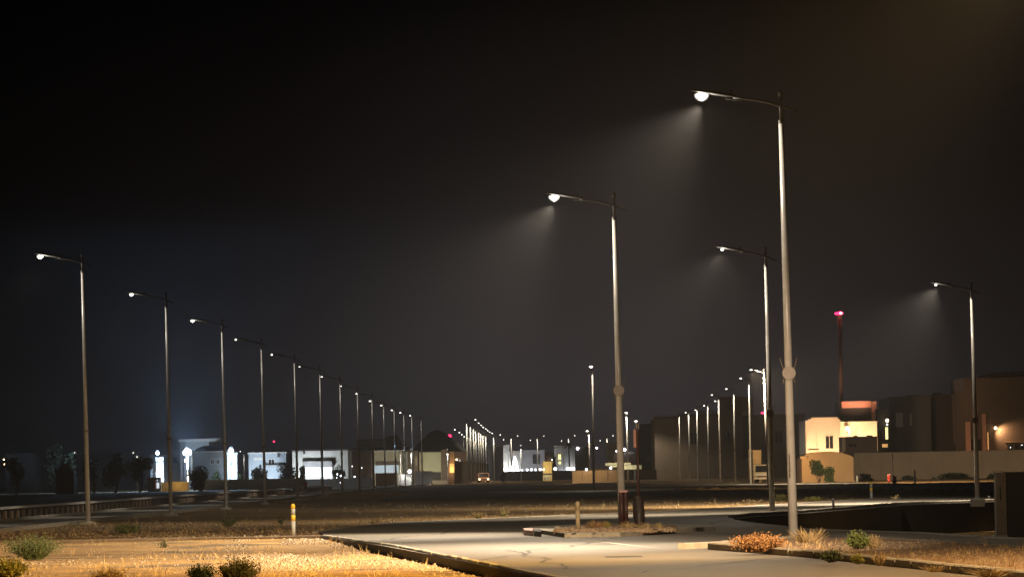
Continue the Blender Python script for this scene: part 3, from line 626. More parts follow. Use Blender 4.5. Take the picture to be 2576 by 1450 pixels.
shrub('darker green bush left of the wide bottom-edge bush', 506, 1462, 80, 58, 'leafgrn', 260, 7, -.13, lsize=.018, stem='leafmid')
shrub('low ochre tuft along the bottom edge, right of the corner bush', 270, 1458, 110, 40, 'drygrass', 190, 4, -.13, lsize=.02, name='grass_clump', cat='grass')
shrub('small weed standing before the verge kerb', 412, 1378, 24, 30, 'leafmid', 26, 6, -.13, lsize=.02, stem='bark')
shrub('straw grass along the bottom right corner', 2490, 1446, 150, 34, 'drygrass', 220, 0, .08, name='grass_clump', cat='grass')
shrub('second straw tuft on the right island before the bottom corner', 2350, 1432, 90, 22, 'drygrass', 110, 0, .08, name='grass_clump', cat='grass')
shrub('yellow-green weed behind the second right lamp, left of the tall pole', 1964, 1257, 30, 20, 'leafyel', 50, 8, 0, lsize=.05, stem='leafyel')
shrub('yellow weed right of the tall pole on the far verge', 2045, 1258, 44, 12, 'leafyel', 50, 6, 0, lsize=.05, stem='leafyel')
shrub('low yellow-green weed left of the far yellow bollard', 2120, 1250, 60, 10, 'leafyel', 60, 6, 0, lsize=.05, stem='leafyel')
shrub('twiggy plant right of the far yellow bollard', 2250, 1256, 30, 18, 'drygrass', 24, 2, 0, lsize=.04)
shrub('small straw plant on the verge left of the median-tip lamp', 1890, 1262, 60, 10, 'drygrass', 60, 2, 0, lsize=.04)
# scattered pebbles and dry blades: nobody could count these
def scatter(name, label, n, region, m, smin, smax, zf, blade=False):
    k = MB()
    for _ in range(n):
        for _t in range(30):
            x, y = region()
            if x is not None: break
        else: continue
        z = zf(x, y)
        s_ = random.uniform(smin, smax) * (1 if random.random() > .04 else 1.9)
        if blade:
            for q in range(random.randint(2, 5)):
                a = random.uniform(0, 6.28); h = s_ * random.uniform(1, 3); u = Vector((math.cos(a), math.sin(a), 0)); o_ = Vector((x, y, z)) + Vector((random.gauss(0, .03), random.gauss(0, .03), -.01))
                k.add([o_ - u * .006, o_ + u * .006, o_ + Vector((random.gauss(0, .35) * h, random.gauss(0, .3) * h, h))], [(0, 1, 2)])
        else:
            p = [(x + s_ * random.uniform(.7, 1.2), y, z), (x, y + s_ * random.uniform(.7, 1.2), z), (x - s_ * random.uniform(.7, 1.2), y, z), (x, y - s_ * random.uniform(.7, 1.2), z), (x + random.uniform(-.3, .3) * s_, y, z + s_ * random.uniform(.4, .9))]
            k.add(p, [(0, 1, 4), (1, 2, 4), (2, 3, 4), (3, 0, 4)])
    return tag(k.build(name, m), label, 'ground cover', kind='stuff')
def region_px(x0, x1, y0, y1, z, test=None, dens=None):
    def r():
        p = G(random.uniform(x0, x1), y0 + (y1 - y0) * random.random(), z)
        if test and not test(p.x, p.y): return None, None
        return p.x, p.y
    return r
nofore = lambda x, y: not inside(FORE, x, y) and not inside(road_poly, x, y)
scatter('gravel', 'loose pale gravel over the near sand', 2400, region_px(-20, 1350, 1352, 1460, -.15, lambda x, y: inside(FORE, x, y) and noise.noise(Vector((x * .7, y * .16, 21))) > random.uniform(-.3, .3)), 'pebble', .012, .038, lambda x, y: gz(x, y))
scatter('gravel', 'loose pale gravel heap before the road tip', 2600, region_px(560, 1150, 1362, 1430, -.15, lambda x, y: inside(FORE, x, y) and noise.noise(Vector((x * .6, y * .12, 3))) > -.05), 'pebble', .02, .05, lambda x, y: gz(x, y))
scatter('gravel', 'loose gravel on the verge behind the verge kerb', 3000, region_px(0, 860, 1312, 1350, 0, nofore), 'pebble', .018, .05, lambda x, y: gz(x, y))
scatter('gravel', 'loose gravel along the far road edge', 2600, region_px(860, 2500, 1236, 1325, 0, nofore), 'pebble', .02, .06, lambda x, y: gz(x, y))
scatter('gravel', 'pebbles over the right island soil', 1500, region_px(1800, 2620, 1362, 1465, .07, lambda x, y: inside(ri, x, y)), 'pebble', .010, .03, lambda x, y: .07)
scatter('gravel', 'pebbles over the centre island soil', 500, region_px(1395, 1700, 1324, 1337, .17), 'pebble', .015, .045, lambda x, y: .165)
scatter('dry_grass', 'sparse dry grass blades over the near sand', 420, region_px(-20, 1300, 1352, 1460, -.15, lambda x, y: inside(FORE, x, y) and noise.noise(Vector((x * .5, y * .2, 9))) > .0), 'drygrass', .03, .07, lambda x, y: gz(x, y), True)
scatter('dry_grass', 'sparse dry grass blades along the verges', 1600, region_px(0, 2500, 1238, 1345, 0, nofore), 'drygrass', .04, .09, lambda x, y: gz(x, y), True)
scatter('dry_grass', 'sparse dry grass blades on the right island', 260, region_px(1850, 2620, 1362, 1465, .07, lambda x, y: inside(ri, x, y)), 'drygrass', .03, .06, lambda x, y: .07, True)
# ------------------------------------------------------------------ parapet along the left road
X0 = lambda y: lx(y) - 6.6
par = thing('parapet', 'low pale parapet with slim balusters under its near end, along the left road', 'parapet', (0, 0, 0))
k = MB()
for y in range(112, 430, 6):
    y2 = y + 5.97; zb = base(y); zb2 = base(y2)
    k.add([(X0(y) - .2, y, zb + .43), (X0(y) + .05, y, zb + .43), (X0(y2) + .05, y2, zb2 + .43), (X0(y2) - .2, y2, zb2 + .43), (X0(y) - .2, y, zb + .53), (X0(y) + .05, y, zb + .53), (X0(y2) + .05, y2, zb2 + .53), (X0(y2) - .2, y2, zb2 + .53)],
          [(0, 3, 2, 1), (4, 5, 6, 7), (0, 1, 5, 4), (1, 2, 6, 5), (2, 3, 7, 6), (3, 0, 4, 7)])
k.build('top_rail', 'rail', par)
y = 113.0
for i in range(60):
    MB().bbox(X0(y) - .14, X0(y) + .0, y - .22, y + .22, base(y) - .1, base(y) + .37, .02).build('baluster', 'wbrown', par); y += 2.05
k = MB()
for y in range(236, 430, 6): k.box(X0(y) - .16, X0(y) - .02, y, y + 5.9, base(y) - .2, base(y) + .37)
k.build('solid_panel', 'wbrown', par)
# ------------------------------------------------------------------ town
class B:
    def __init__(s, name, label, cat, x0, x1, top, d, dep, m, base_py=None, parapet=None, group=None, pm=None, side=0):
        a, b_ = P(x0, 1200, d), P(x1, 1200, d); s.d = d; s.cx = (a.x + b_.x) / 2; s.m = m
        s.z0 = base(d) - .25 if base_py is None else P((x0 + x1) / 2, base_py, d).z
        s.o = thing(name, label, cat, (s.cx, d, s.z0), 0, group); s.w = (b_.x - a.x) / 2
        s.h = P((x0 + x1) / 2, top, d).z - s.z0; s.dep = dep
        s.wall = MB().box(-s.w, s.w, 0, dep, 0, s.h).build('wall', m, s.o)
        if parapet:
            t_ = parapet
            MB().box(-s.w - t_, s.w + t_, -t_, dep + t_, s.h + .003, s.h + t_ * 1.6).build('coping', pm or m, s.o)
    def r(s, x0, x1, t, b):
        a = P(x0, t, s.d); c = P(x1, b, s.d); return a.x - s.cx, c.x - s.cx, c.z - s.z0, a.z - s.z0
    def box(s, part, x0, x1, t, b, m, y0=-.3, y1=.0, label=None, parent=None):
        X0_, X1_, Z0, Z1 = s.r(x0, x1, t, b); q = MB().box(X0_, X1_, y0, y1 - .004, Z0, Z1).build(part, m, parent or s.o)
        if label: q['label'] = label
        return q
    def win(s, x0, x1, t, b, pane='glass', frame='trim', label=None, arch=False):
        X0_, X1_, Z0, Z1 = s.r(x0, x1, t, b); f_ = .10; k = MB()
        fr_ = MB().box(X0_ - f_, X0_, -.06, -.003, Z0 - f_, Z1 + f_).box(X1_, X1_ + f_, -.06, -.003, Z0 - f_, Z1 + f_).box(X0_, X1_, -.055, -.003, Z1, Z1 + f_).box(X0_, X1_, -.09, -.003, Z0 - f_, Z0)
        mx = (X0_ + X1_) / 2; fr_.box(mx - .03, mx + .03, -.045, -.003, Z0, Z1)
        fo = fr_.build('window', frame, s.o)
        MB().box(X0_, X1_, -.02, -.003, Z0, Z1).build('pane', pane, fo)
        if label: fo['label'] = label
        return fo
    def blockon(s, part, x0, x1, t, b, m, y0=0, y1=4, parent=None):
        X0_, X1_, Z0, Z1 = s.r(x0, x1, t, b); return MB().box(X0_, X1_, y0, y1, Z0, Z1).build(part, m, parent or s.o)
    def lamp(s, pxx, pyy, rpx, m, power, color, kind='POINT', aim=None, size=120, out=.6, part='wall_lamp', radius=.1):
        c = P(pxx, pyy, s.d) - Vector((s.cx, s.d, s.z0)); r_ = rpx * s.d / F
        q = MB().box(c.x - r_ * .5, c.x + r_ * .5, -out, 0, c.z + r_ * .9, c.z + r_ * 1.3).build(part, 'head', s.o)
        MB().ball((c.x, -out, c.z), (r_, r_ * .6, r_), 10, 6).build('bulb', m, q, True)
        if power: light(kind, s.o, (c.x, -out - r_ - .05, c.z), power, color, aim, size, .5, radius)
        return q
def tree(label, pxx, by, ty, wpx, d, m='leafdark', n=700, trunk=.3, group='trees among the far houses', lobes=7, name='tree', leaf=None):
    b = P(pxx, by, d); b.z = base(d) - .15; H = P(pxx, ty, d).z - b.z; Wd = wpx * d / F / 2
    low = any(q in label for q in ('bush', 'brush', 'shrub')) and 'tree' not in label
    o = thing('shrub' if low else name, label, 'shrub' if low else 'tree', b, 0, group); th = H * trunk * .6
    k = MB().tube([(0, 0, 0), (.05 * H, .0, th), (.03 * H, 0, H * .7)], [H * .035, H * .026, H * .012], 7)
    for i in range(5):
        a = i * 1.3; k.tube([(.05 * H, 0, th * .9), (Wd * .55 * math.cos(a), Wd * .55 * math.sin(a), H * random.uniform(.5, .75))], [H * .016, H * .006], 5)
    k.build('trunk', 'bark', o, True)
    L_ = leaf or max(.12, H * .035); c = MB(); cs = []
    for i in range(lobes):
        a = random.uniform(0, 6.28); r_ = random.uniform(.1, .7); zc = th + (H - th) * random.uniform(.2, .8)
        cs.append((Vector((Wd * r_ * math.cos(a), Wd * r_ * math.sin(a), zc)), Wd * random.uniform(.34, .55), (H - th) * random.uniform(.18, .32)))
    cs.append((Vector((0, 0, th + (H - th) * .72)), Wd * .5, (H - th) * .28))
    for i in range(int(n * 1.8)):
        ce, rw, rh = random.choice(cs); u = Vector([random.gauss(0, 1) for _ in range(3)]).normalized() * (random.random() ** .33)
        p = ce + Vector((u.x * rw, u.y * rw, u.z * rh)); p.z = min(p.z, H)
        a = Vector([random.gauss(0, 1) for _ in range(3)]).normalized(); bb = a.cross(Vector([random.gauss(0, 1) for _ in range(3)])).normalized(); s_ = L_ * random.uniform(.6, 1.5)
        c.add([p - a * s_, p + bb * s_ * .6, p + a * s_, p - bb * s_ * .6], [(0, 1, 2, 3)])
    c.build('crown', m, o); return o
# far left darkness
o = B('house', 'unlit house with a wide dark hipped roof at the far left', 'house', 14, 84, 1139, 520, 12, 'wdark')
MB().add([(-o.w - .8, -.8, o.h), (o.w + .8, -.8, o.h), (o.w + .8, 9, o.h), (-o.w - .8, 9, o.h), (-.4, 4, o.h + 1.3), (.7, 4, o.h + 1.3)], [(0, 1, 5, 4), (1, 2, 5), (2, 3, 4, 5), (3, 0, 4), (3, 2, 1, 0)]).build('roof', 'roof', o.o)
o.lamp(11, 1155, 1.6, 'Lwarm', 0, None); o.lamp(13, 1167, 2, 'Lwarm', 0, None)
o = B('house', 'unlit flat-roofed house joining the hipped roof house on its right', 'house', 84, 196, 1144, 530, 12, 'wdark')
o.box('lit_slit', 133.5, 136.5, 1154, 1163, 'wbrown')
o = B('carport', 'dim gabled carport before the far-left houses', 'carport', 141, 186, 1186, 450, 4, 'wdark')
MB().frontprism([(-o.w, o.h), (-.1, o.h + 1.0), (o.w, o.h + .1), (o.w - .3, o.h - .35), (-.1, o.h + .55), (-o.w + .4, o.h - .35)], -.4, 3).build('gable', 'wbrown', o.o)
for a in [(140, 1200, 1119, 60, 510, 'round dark tree beside the hipped roof at the far left'), (176, 1200, 1132, 50, 500, 'dark tree behind the short lamp at the far left'), (235, 1200, 1146, 56, 480, 'dark tree left of the second left-row lamp'), (290, 1200, 1142, 80, 470, 'broad dark tree between the first two left-row lamps'), (352, 1200, 1150, 70, 470, 'dark tree beside the thin short lamp'), (40, 1200, 1150, 60, 470, 'dark tree under the hipped roof at the left edge')]:
    tree(a[5], a[0], a[1], a[2], a[3], a[4], n=650)
o = B('house', 'dim pale wall showing between dark trees at the far left', 'house', 215, 345, 1140, 600, 10, 'wgrey', parapet=.15)
# floodlit compound
o = B('villa', 'tall pale villa with projecting flat roof behind the big floodlights', 'villa', 455, 527, 1110, 560, 12, 'wgrey', parapet=None)
MB().frontprism([(-o.w - .2, o.h), (o.w + .9, o.h), (o.w + 1.6, o.h + .45), (-o.w - .2, o.h + .35)], -.8, 12).build('roof_slab', 'trim', o.o)
o.box('pier', 463, 468, 1111, 1204, 'wgrey', -.5, 0); light('SPOT', o.o, (1.0, -5.5, 3.6), 1100, (.62, .8, 1), (0, 1, .15), 130, 1, .3)  # spot added to brighten this wall, no fixture of its own
o.win(490, 497, 1152, 1162); o.win(502, 508, 1152, 1162)
o2 = B('villa', 'lower grey wing with a dark umbrella dome before the tall villa', 'villa', 484, 575, 1137, 545, 8, 'wbluegrey', parapet=.12, pm='trim')
MB().ball((-.3, 2.5, o2.h), (2.3, 2.3, 1.05), 14, 7, 0, 1).build('dome', 'blueroof', o2.o, True)
o2.box('upper_band', 527, 575, 1139, 1150, 'wgrey', -.15, 0); o2.win(531, 538, 1156, 1165); o2.win(545, 552, 1156, 1165)
o = B('villa', 'blue-grey house wall left of the second left-row lamp', 'villa', 380, 462, 1142, 565, 9, 'wbluegrey')
o.win(437, 447, 1150, 1164, 'glass', 'wbluegrey')
o = B('gate_tower', 'narrow floodlit white tower with a cross bar, left in the compound', 'tower', 393, 410, 1150, 500, 1.2, 'wwhite')
X0_, X1_, Z0, Z1 = o.r(388, 411, 1159, 1160.3); MB().box(X0_, X1_, -.2, -.05, Z0, Z1).build('cross_bar', 'cardark', o.o)
c = o.r(396, 398, 1136, 1150); MB().tube([(c[0] + .05, .4, o.h), (c[0] + .05, .4, c[3])], .04, 6).build('flood_mast', 'head', o.o)
o.lamp(397, 1139, 5.5, 'Lblue', 700, (.45, .7, 1), 'POINT', out=.5, part='floodlight')
MB().box(-1.2, -.95, -.1, .3, 1.5, 3.2).build('wing_panel', 'wdark', o.o)
o = B('gate_tower', 'broad brilliantly floodlit white tower right of the third left-row lamp', 'tower', 573, 597, 1141, 500, 1.6, 'wwhite', base_py=1206, parapet=.1)
o.win(576, 579, 1161, 1166, 'glass', 'wwhite')
o.lamp(583, 1134, 8.5, 'Lblue', 1300, (.5, .75, 1), out=1.5, part='floodlight')
# the biggest flood on its own mast
d = 498; b = P(472, 1205, d); b.z = base(d) - .05
o_ = thing('floodlight_mast', 'mast carrying the biggest blue-white floodlight in the compound', 'floodlight', b)
hh = P(471, 1137, d).z - b.z
MB().tube([(0, 0, 0), (0, 0, hh - .3)], [.10, .07], 8).build('mast', 'polew', o_, True)
fh = MB().bbox(-.55, .5, -.1, .25, hh - .4, hh + .35, .05).build('flood_head', 'head', o_)
for i, (dx, dz, r_) in enumerate(((-.2, -.02, .42), (.24, .05, .40), (-.05, .36, .3))): MB().ball((dx, -.16, hh + dz), (r_, .12, r_ * .95), 10, 6).build('flood_lens', 'Lblue', fh, True)
MB().ball((-.18, -.2, hh - 1.1), (.2, .12, .2), 8, 6).build('lower_lamp', 'Lwarm', o_, True)
light('POINT', o_, (0, -.6, hh), 20000, (.40, .66, 1), radius=.3)
light('SPOT', o_, (0, -.5, hh + .3), 60000, (.30, .58, 1), (-.02, -.25, .9), 110, 1.0, .3)
light('POINT', o_, (.4, -.4, 1.6), 260, (1, .9, .7), radius=.1)
o = B('boundary_wall', 'rough yellow stone wall below the floodlights', 'wall', 402, 474, 1211, 480, .5, 'stone')
light('POINT', o.o, (.6, -1.6, 1.4), 90, (1, .72, .3), radius=.1)
o = B('gate_house', 'small brown-roofed gate with a bright white door, left of the stone wall', 'gate', 372, 404, 1207, 478, 1.0, 'wbluegrey')
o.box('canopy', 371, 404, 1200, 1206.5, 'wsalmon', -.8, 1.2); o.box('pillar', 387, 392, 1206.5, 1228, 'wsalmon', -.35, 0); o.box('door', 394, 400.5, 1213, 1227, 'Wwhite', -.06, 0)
tree('big dark bush before the villa with the umbrella dome', 500, 1225, 1170, 62, 470, n=1500, trunk=.05, lobes=12)
o = B('boundary_wall', 'low grey-brown wall right of the big dark bush', 'wall', 516, 764, 1204, 490, .3, 'wbeige')
for i in range(9): MB().box(-o.w + i * o.w * .25 - .12, -o.w + i * o.w * .25 + .12, -.12, .0, 0, o.h + .08).build('pilaster', 'wbeige', o.o)
tree('grey bush before the low wall, left of the floodlit tower', 546, 1207, 1182, 40, 505, 'leafmid', 500, .1)
tree('bush right of the floodlit white tower', 604, 1207, 1186, 22, 505, 'leafmid', 300, .1)
# mid-left villas
o = B('villa', 'long pale blue villa with an arched balcony, between third and fifth left-row lamps', 'villa', 626, 720, 1140, 545, 12, 'wbluegrey', parapet=.12, pm='trim')
o.box('drain_box', 698, 704, 1139, 1149, 'wdark', -.25, 0)
o.win(640, 664, 1152, 1154.5, 'trim'); o.box('arch_door', 652, 658, 1168, 1180, 'glass', -.06, 0)
o.box('balcony', 664, 718, 1169, 1173, 'wgrey', -.7, 0); o.win(676, 690, 1155, 1166, 'glass')
light('SPOT', o.o, (-1.0, -5.5, 1.0), 2600, (.72, .86, 1), (0, 1, .35), 130, 1, .2)
o = B('tower', 'dark square tower between the two long villas', 'tower', 718, 738, 1136, 552, 6, 'wdark', parapet=.1)
o = B('villa', 'long pale villa with two round-topped windows and a brilliantly lit terrace', 'villa', 736, 876, 1133, 540, 12, 'wwhite', parapet=.12, pm='roof')
for a, b2 in ((793, 811), (826, 844)):
    X0_, X1_, Z0, Z1 = o.r(a, b2, 1154, 1167); cx_ = (X0_ + X1_) / 2; w2 = (X1_ - X0_) / 2
    pf = [(cx_ - w2 * math.cos(t_ * math.pi / 10), Z0 + (Z1 - Z0) * math.sin(t_ * math.pi / 10)) for t_ in range(11)]
    MB().frontprism(pf, -.25, -.004).build('arched_window', 'blueroof', o.o)
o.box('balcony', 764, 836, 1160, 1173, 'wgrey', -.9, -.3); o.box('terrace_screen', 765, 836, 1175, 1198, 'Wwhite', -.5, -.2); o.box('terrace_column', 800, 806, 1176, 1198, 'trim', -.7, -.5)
o.box('drain_box', 763, 768, 1133, 1141, 'wdark', -.25, 0)
light('SPOT', o.o, (-1.5, -6, .8), 3000, (.86, .95, 1), (0, 1, .4), 140, 1, .2)
tree('broad dark tree between the fourth and fifth left-row lamps', 722, 1206, 1163, 64, 520, n=1000, trunk=.12)
tree('dark tree right of the fifth left-row lamp', 762, 1206, 1171, 24, 520, n=450, trunk=.12)
tree('dark tree behind the seventh left-row lamp', 852, 1206, 1168, 38, 520, n=700, trunk=.12)
tree('green shrub wall before the pale blue villa', 648, 1207, 1172, 50, 520, 'leafgrn', 800, .1)
o = B('boundary_wall', 'dark garden wall behind the walking person', 'wall', 764, 940, 1203, 500, .3, 'wbrown')
gl2 = 'small round garden lights before the long pale villa'
for i, (x_, y_, r_) in enumerate([(819.3, 1200, 1.9), (833, 1201, 1.8), (848.5, 1192, 1.7), (857, 1196, 2.0), (847, 1201, 1.0), (892, 1198, 2.0), (856, 1213, 1.0), (886, 1172, 1.2), (910, 1176, 1.2)]):
    d = 497; c = P(x_, y_, d); k = r_ * d / F
    q = thing('garden_light', ['leftmost oval garden light low before the pale villa', 'second oval garden light beside the leftmost one', 'garden light glinting inside the dark tree crown', 'bright garden light right of the tree crown', 'tiny garden light between two larger ones', 'solitary yellow garden light right of the seventh long-row lamp', 'dim low garden light near the road', 'left of the two small lights high on the dark villa', 'right of the two small lights high on the dark villa'][i], 'garden light', (c.x, d, base(d) - .1), 0, gl2)
    MB().tube([(0, 0, 0), (0, 0, c.z - base(d) + .1 - k)], .03, 5).build('stake', 'head', q)
    MB().ball((0, 0, c.z - base(d) + .1), (k * .75, k * .75, k * 1.1), 8, 6).build('bulb', 'Lwhite', q, True)
o = B('villa', 'dim dark brown villa with two tiny lights, right of the long pale villa', 'villa', 876, 935, 1133, 560, 12, 'wbrown')
o = B('villa', 'dim grey upper storey rising behind the left-row lamps', 'villa', 900, 972, 1107, 640, 10, 'wgrey', parapet=.15, pm='roof')
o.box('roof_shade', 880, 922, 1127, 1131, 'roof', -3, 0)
MB().frontprism([(o.w - .5, 6.0), (o.w + 3, 6.2), (o.w + 2, 8.6), (o.w, 8.2)], .5, 5).build('roof', 'roof', o.o)
o = B('villa', 'two-storey pale house with a blue lit ground floor', 'villa', 932, 1014, 1135, 575, 12, 'wolive', parapet=.12, pm='trim')
o.box('shade_band', 945, 1012, 1159.5, 1168, 'wbrown', -.12, 0); o.box('lit_ground_floor', 934, 1003, 1170, 1188, 'Wcool', -.08, 0); o.win(966, 971, 1151, 1158)
o.box('mullion', 967, 968.5, 1170, 1188, 'wgrey', -.14, -.08); o.box('mullion', 990, 991.5, 1170, 1188, 'wgrey', -.14, -.08)
o.box('roof_block', 922, 984, 1125, 1134, 'roof', .5, 4)
light('SPOT', o.o, (0, -7, .8), 900, (1, .92, .75), (0, 1, .6), 130, 1, .2)
o = B('garden_wall', 'scalloped brown garden wall before the blue lit ground floor', 'wall', 945, 995, 1190, 555, .3, 'wtan')
for i in range(7): MB().ball((-o.w + (i + .5) * o.w / 3.5, .15, o.h), (o.w / 7.5, .15, .1), 8, 4, 0, 1).build('scallop', 'wtan', o.o, True)
o.box('end_post', 995, 999, 1172, 1209, 'door', -.1, .2)
o = B('gate', 'white sliding gate beside a round flood lamp', 'gate', 1003, 1036, 1192, 560, .3, 'door')
for i in range(6): MB().box(-o.w, o.w, -.05, -.004, .2 + i * .17, .24 + i * .17).build('rib', 'wbluegrey', o.o)
o.lamp(1031, 1185, 4.4, 'Lwhite', 420, (1, .93, .85), out=.8)
o = B('villa', 'narrow dim brown villa part behind the white gate', 'villa', 1014, 1052, 1133, 585, 10, 'wbrown')
o.box('pale_pillar', 1044, 1050, 1147, 1170, 'wbeige', -.2, 0); o.box('pale_pillar', 1020, 1026, 1136, 1190, 'wgrey', -.2, 0)
o = B('villa', 'plain olive-cream cube villa at the right end of the long left row', 'villa', 1055, 1125, 1136, 585, 12, 'wbeige', parapet=.1, pm='roof')
o.box('cream_face', 1064, 1110, 1137, 1185, 'wolive', -.25, 0); o.box('corner_pier', 1110, 1126, 1130, 1207, 'wbrown', -.4, 0); o.box('garage_recess', 1085, 1110, 1187, 1207, 'wdark', -.06, 0)
light('SPOT', o.o, (-.5, -7, 1.0), 1300, (1, .95, .7), (0, 1, .5), 120, 1, .2)
o = B('gate', 'pale blue-grey gate below the olive-cream villa', 'gate', 1044, 1087, 1184, 570, .3, 'door'); o.box('gate_edge', 1079, 1081, 1184, 1207, 'trim', -.12, 0)
o.box('gate_ridge', 1050, 1052, 1186, 1207, 'trim', -.12, 0)
o = B('villa', 'brown villa with an orange lit panel, left of the bunched lamps', 'villa', 1126, 1176, 1134, 600, 12, 'wbrown')
o.box('lit_panel', 1131, 1143, 1135, 1165, 'wtan', -.1, 0); q = o.box('lit_panel', 1131, 1143, 1165, 1188, 'Wor', -.12, 0)
o.lamp(1149, 1155, 2, 'Lwarm', 0, None); o.box('green_light', 1155.5, 1158, 1155, 1164, 'Wcool', -.2, -.1)
light('POINT', o.o, (-.9, -1.0, 2.4), 110, (1, .6, .25), radius=.1)
o = B('wall_block', 'dim boundary wall left of the bunched lamps', 'wall', 1143, 1178, 1160, 590, .4, 'wbrown')
hl = MB(); n_ = 40; pts = [(1040, 1132), (1062, 1116), (1080, 1100), (1098, 1094), (1118, 1099), (1135, 1113), (1150, 1126), (1172, 1140)]
Xs = [(P(x_, y_, 700).x, P(x_, y_, 700).z) for x_, y_ in pts]; prof = [(Xs[0][0], 0)] + Xs + [(Xs[-1][0], 0)]
for j, (yy_, s_) in enumerate(((0, 1), (8, 1.12), (22, .98), (34, .5))): hl.v += [(x_, 700 + yy_, .5 + (z_ - .5) * s_ + (.35 * noise.noise(Vector((x_ * .5, yy_ * .2, 1))) if z_ > 1 else 0)) for x_, z_ in prof]
m_ = len(prof); hl.f = [(j * m_ + i, j * m_ + i + 1, (j + 1) * m_ + i + 1, (j + 1) * m_ + i) for j in range(3) for i in range(m_ - 1)] + [tuple(range(m_ - 1, -1, -1))]
tag(hl.build('earth_mound', 'mounddark'), kind='structure')
tree('dark tree on the left shoulder of the hill', 1016, 1205, 1108, 60, 660, n=800, trunk=.2); tree('dark tree left of the dark hill', 985, 1205, 1104, 50, 670, n=700, trunk=.2)
# centre group
o = B('villa', 'brown dim house block behind the bunched lamps', 'villa', 1176, 1236, 1163, 960, 10, 'wbrown')
o = B('villa', 'grey-white block villa right of the bunched lamps', 'villa', 1230, 1275, 1124, 900, 12, 'wgrey', parapet=.15)
o = B('villa', 'white villa with a tall curved illuminated front', 'villa', 1268, 1312, 1134, 890, 10, 'wgrey')
MB().frontprism([(-o.w, 0), (-o.w + 1.4, 0), (-o.w + .9, o.h * .5), (-o.w + 1.3, o.h + .6), (-o.w + 1.7, o.h + 1.6), (-o.w - .1, o.h + 1.4), (-o.w - .1, o.h * .6)], -1.2, 2).build('curved_front', 'wwhite', o.o)
o.box('lit_column', 1280, 1284, 1150, 1181, 'wwhite', -1.4, -1.1)
light('POINT', o.o, (-o.w + .6, -3.2, 1.0), 1500, (.92, .96, 1), radius=.2); light('POINT', o.o, (.2, -2.6, 1.2), 700, (.9, 1, .95), radius=.2)
o = B('villa', 'long plain grey villa with one dark window in the centre', 'villa', 1312, 1371, 1133, 880, 12, 'wgrey', parapet=.12)
o.win(1340, 1359, 1142, 1166, 'glass', 'wgrey'); light('SPOT', o.o, (-1.5, -9, .5), 2600, (.95, .95, 1), (0, 1, .55), 120, 1, .2)
# light tree
d = 800; b = P(1296, 1205, d); b.z = base(d) - .1; o_ = thing('light_tree', 'sparkling cone of white string lights in the centre', 'light decoration', b)
Hc = P(1296, 1143, d).z - b.z
MB().tube([(0, 0, 0), (0, 0, Hc)], .08, 6).build('mast', 'head', o_)
for i in range(7):
    a = i * 2 * math.pi / 7; k = MB()
    for j in range(13):
        f_ = j / 13; r_ = 1.15 * (1 - f_) + .04; k.ball((r_ * math.cos(a + f_), r_ * math.sin(a + f_), .8 + f_ * (Hc - .8)), random.uniform(.05, .13), 5, 4)
    k.build('light_string', 'Lwhite', o_)
light('POINT', o_, (0, -1.8, 2.5), 420, (.9, 1, 1), radius=.3)
o = B('boundary_wall', 'long dark green-grey wall topped by a row of round lanterns', 'wall', 1256, 1440, 1184, 770, .4, 'wdark')
for i, (x_, r_) in enumerate([(1281, 2.2), (1292, 3.6), (1301, 3.4), (1313, 2.4), (1326, 2.8), (1337, 3.0), (1347, 2.5), (1359, 3.0), (1397, 4.0), (1428, 3.6), (1434, 3.8), (1443, 3.3)]):
    c = o.r(x_, x_, 1181, 1184); k = r_ * o.d / F
    q = MB().box(c[0] - .05, c[0] + .05, .1, .25, o.h, o.h + .1).build('lantern', 'head', o.o); MB().ball((c[0], .15, o.h + .1 + k * .9), k, 8, 6).build('globe', 'Lwhite', q, True)
tree('round dark shrub before the lit road edge, left of centre', 1356 * .0 + 1266, 1212, 1184, 12, 560, n=260, trunk=.1)
o = B('villa', 'grey villa with two yellow windows stacked under a palm', 'villa', 1396, 1448, 1122, 860, 12, 'wgrey', parapet=.12)
o.box('lit_window', 1404, 1411, 1142, 1155, 'Wyel', -.1, 0); o.box('lit_window', 1405, 1411, 1160, 1166, 'Wyel', -.1, 0)
for x_ in (1419, 1432, 1440): o.box('pier', x_, x_ + 3, 1124, 1181, 'wgrey', -.3, 0)
light('POINT', o.o, (1.4, -2.0, .8), 900, (.85, .95, 1), radius=.2)
o = B('villa', 'dim purple-grey house between the guard house and the palm villa', 'villa', 1366, 1400, 1138, 900, 10, 'wbrown')
o.lamp(1389, 1155, 1.6, 'Lwhite', 0, None); o.lamp(1388.5, 1162, 2.4, 'Lwarm', 30, (1, .8, .5)); tree('dark conifer left of the two yellow windows', 1396, 1205, 1144, 16, 830, n=260, trunk=.1)
# palm
d = 845; b = P(1432, 1205, d); b.z = base(d) - .1; o_ = thing('palm_tree', 'dark palm crown rising over the grey villa in the centre', 'palm tree', b)
Hc = P(1430, 1117, d).z - b.z; MB().tube([(0, 0, 0), (.1, 0, Hc * .5), (0, 0, Hc)], [.2, .16, .14], 7).build('trunk', 'bark', o_, True)
k = MB()
for i in range(26):
    a = random.uniform(0, 6.28); L_ = random.uniform(.9, 1.5); up = random.uniform(-.1, 1.0); prev = Vector((0, 0, Hc))
    for j in range(1, 5):
        f_ = j / 4; p = Vector((L_ * f_ * math.cos(a), L_ * f_ * math.sin(a), Hc + up * f_ * L_ - f_ * f_ * 1.1)); s_ = Vector((-math.sin(a), math.cos(a), 0)) * .2 * (1 - f_ * .6)
        k.add([prev - s_, prev + s_, p + s_, p - s_], [(0, 1, 2, 3)]); prev = p
k.build('fronds', 'leafdark', o_)
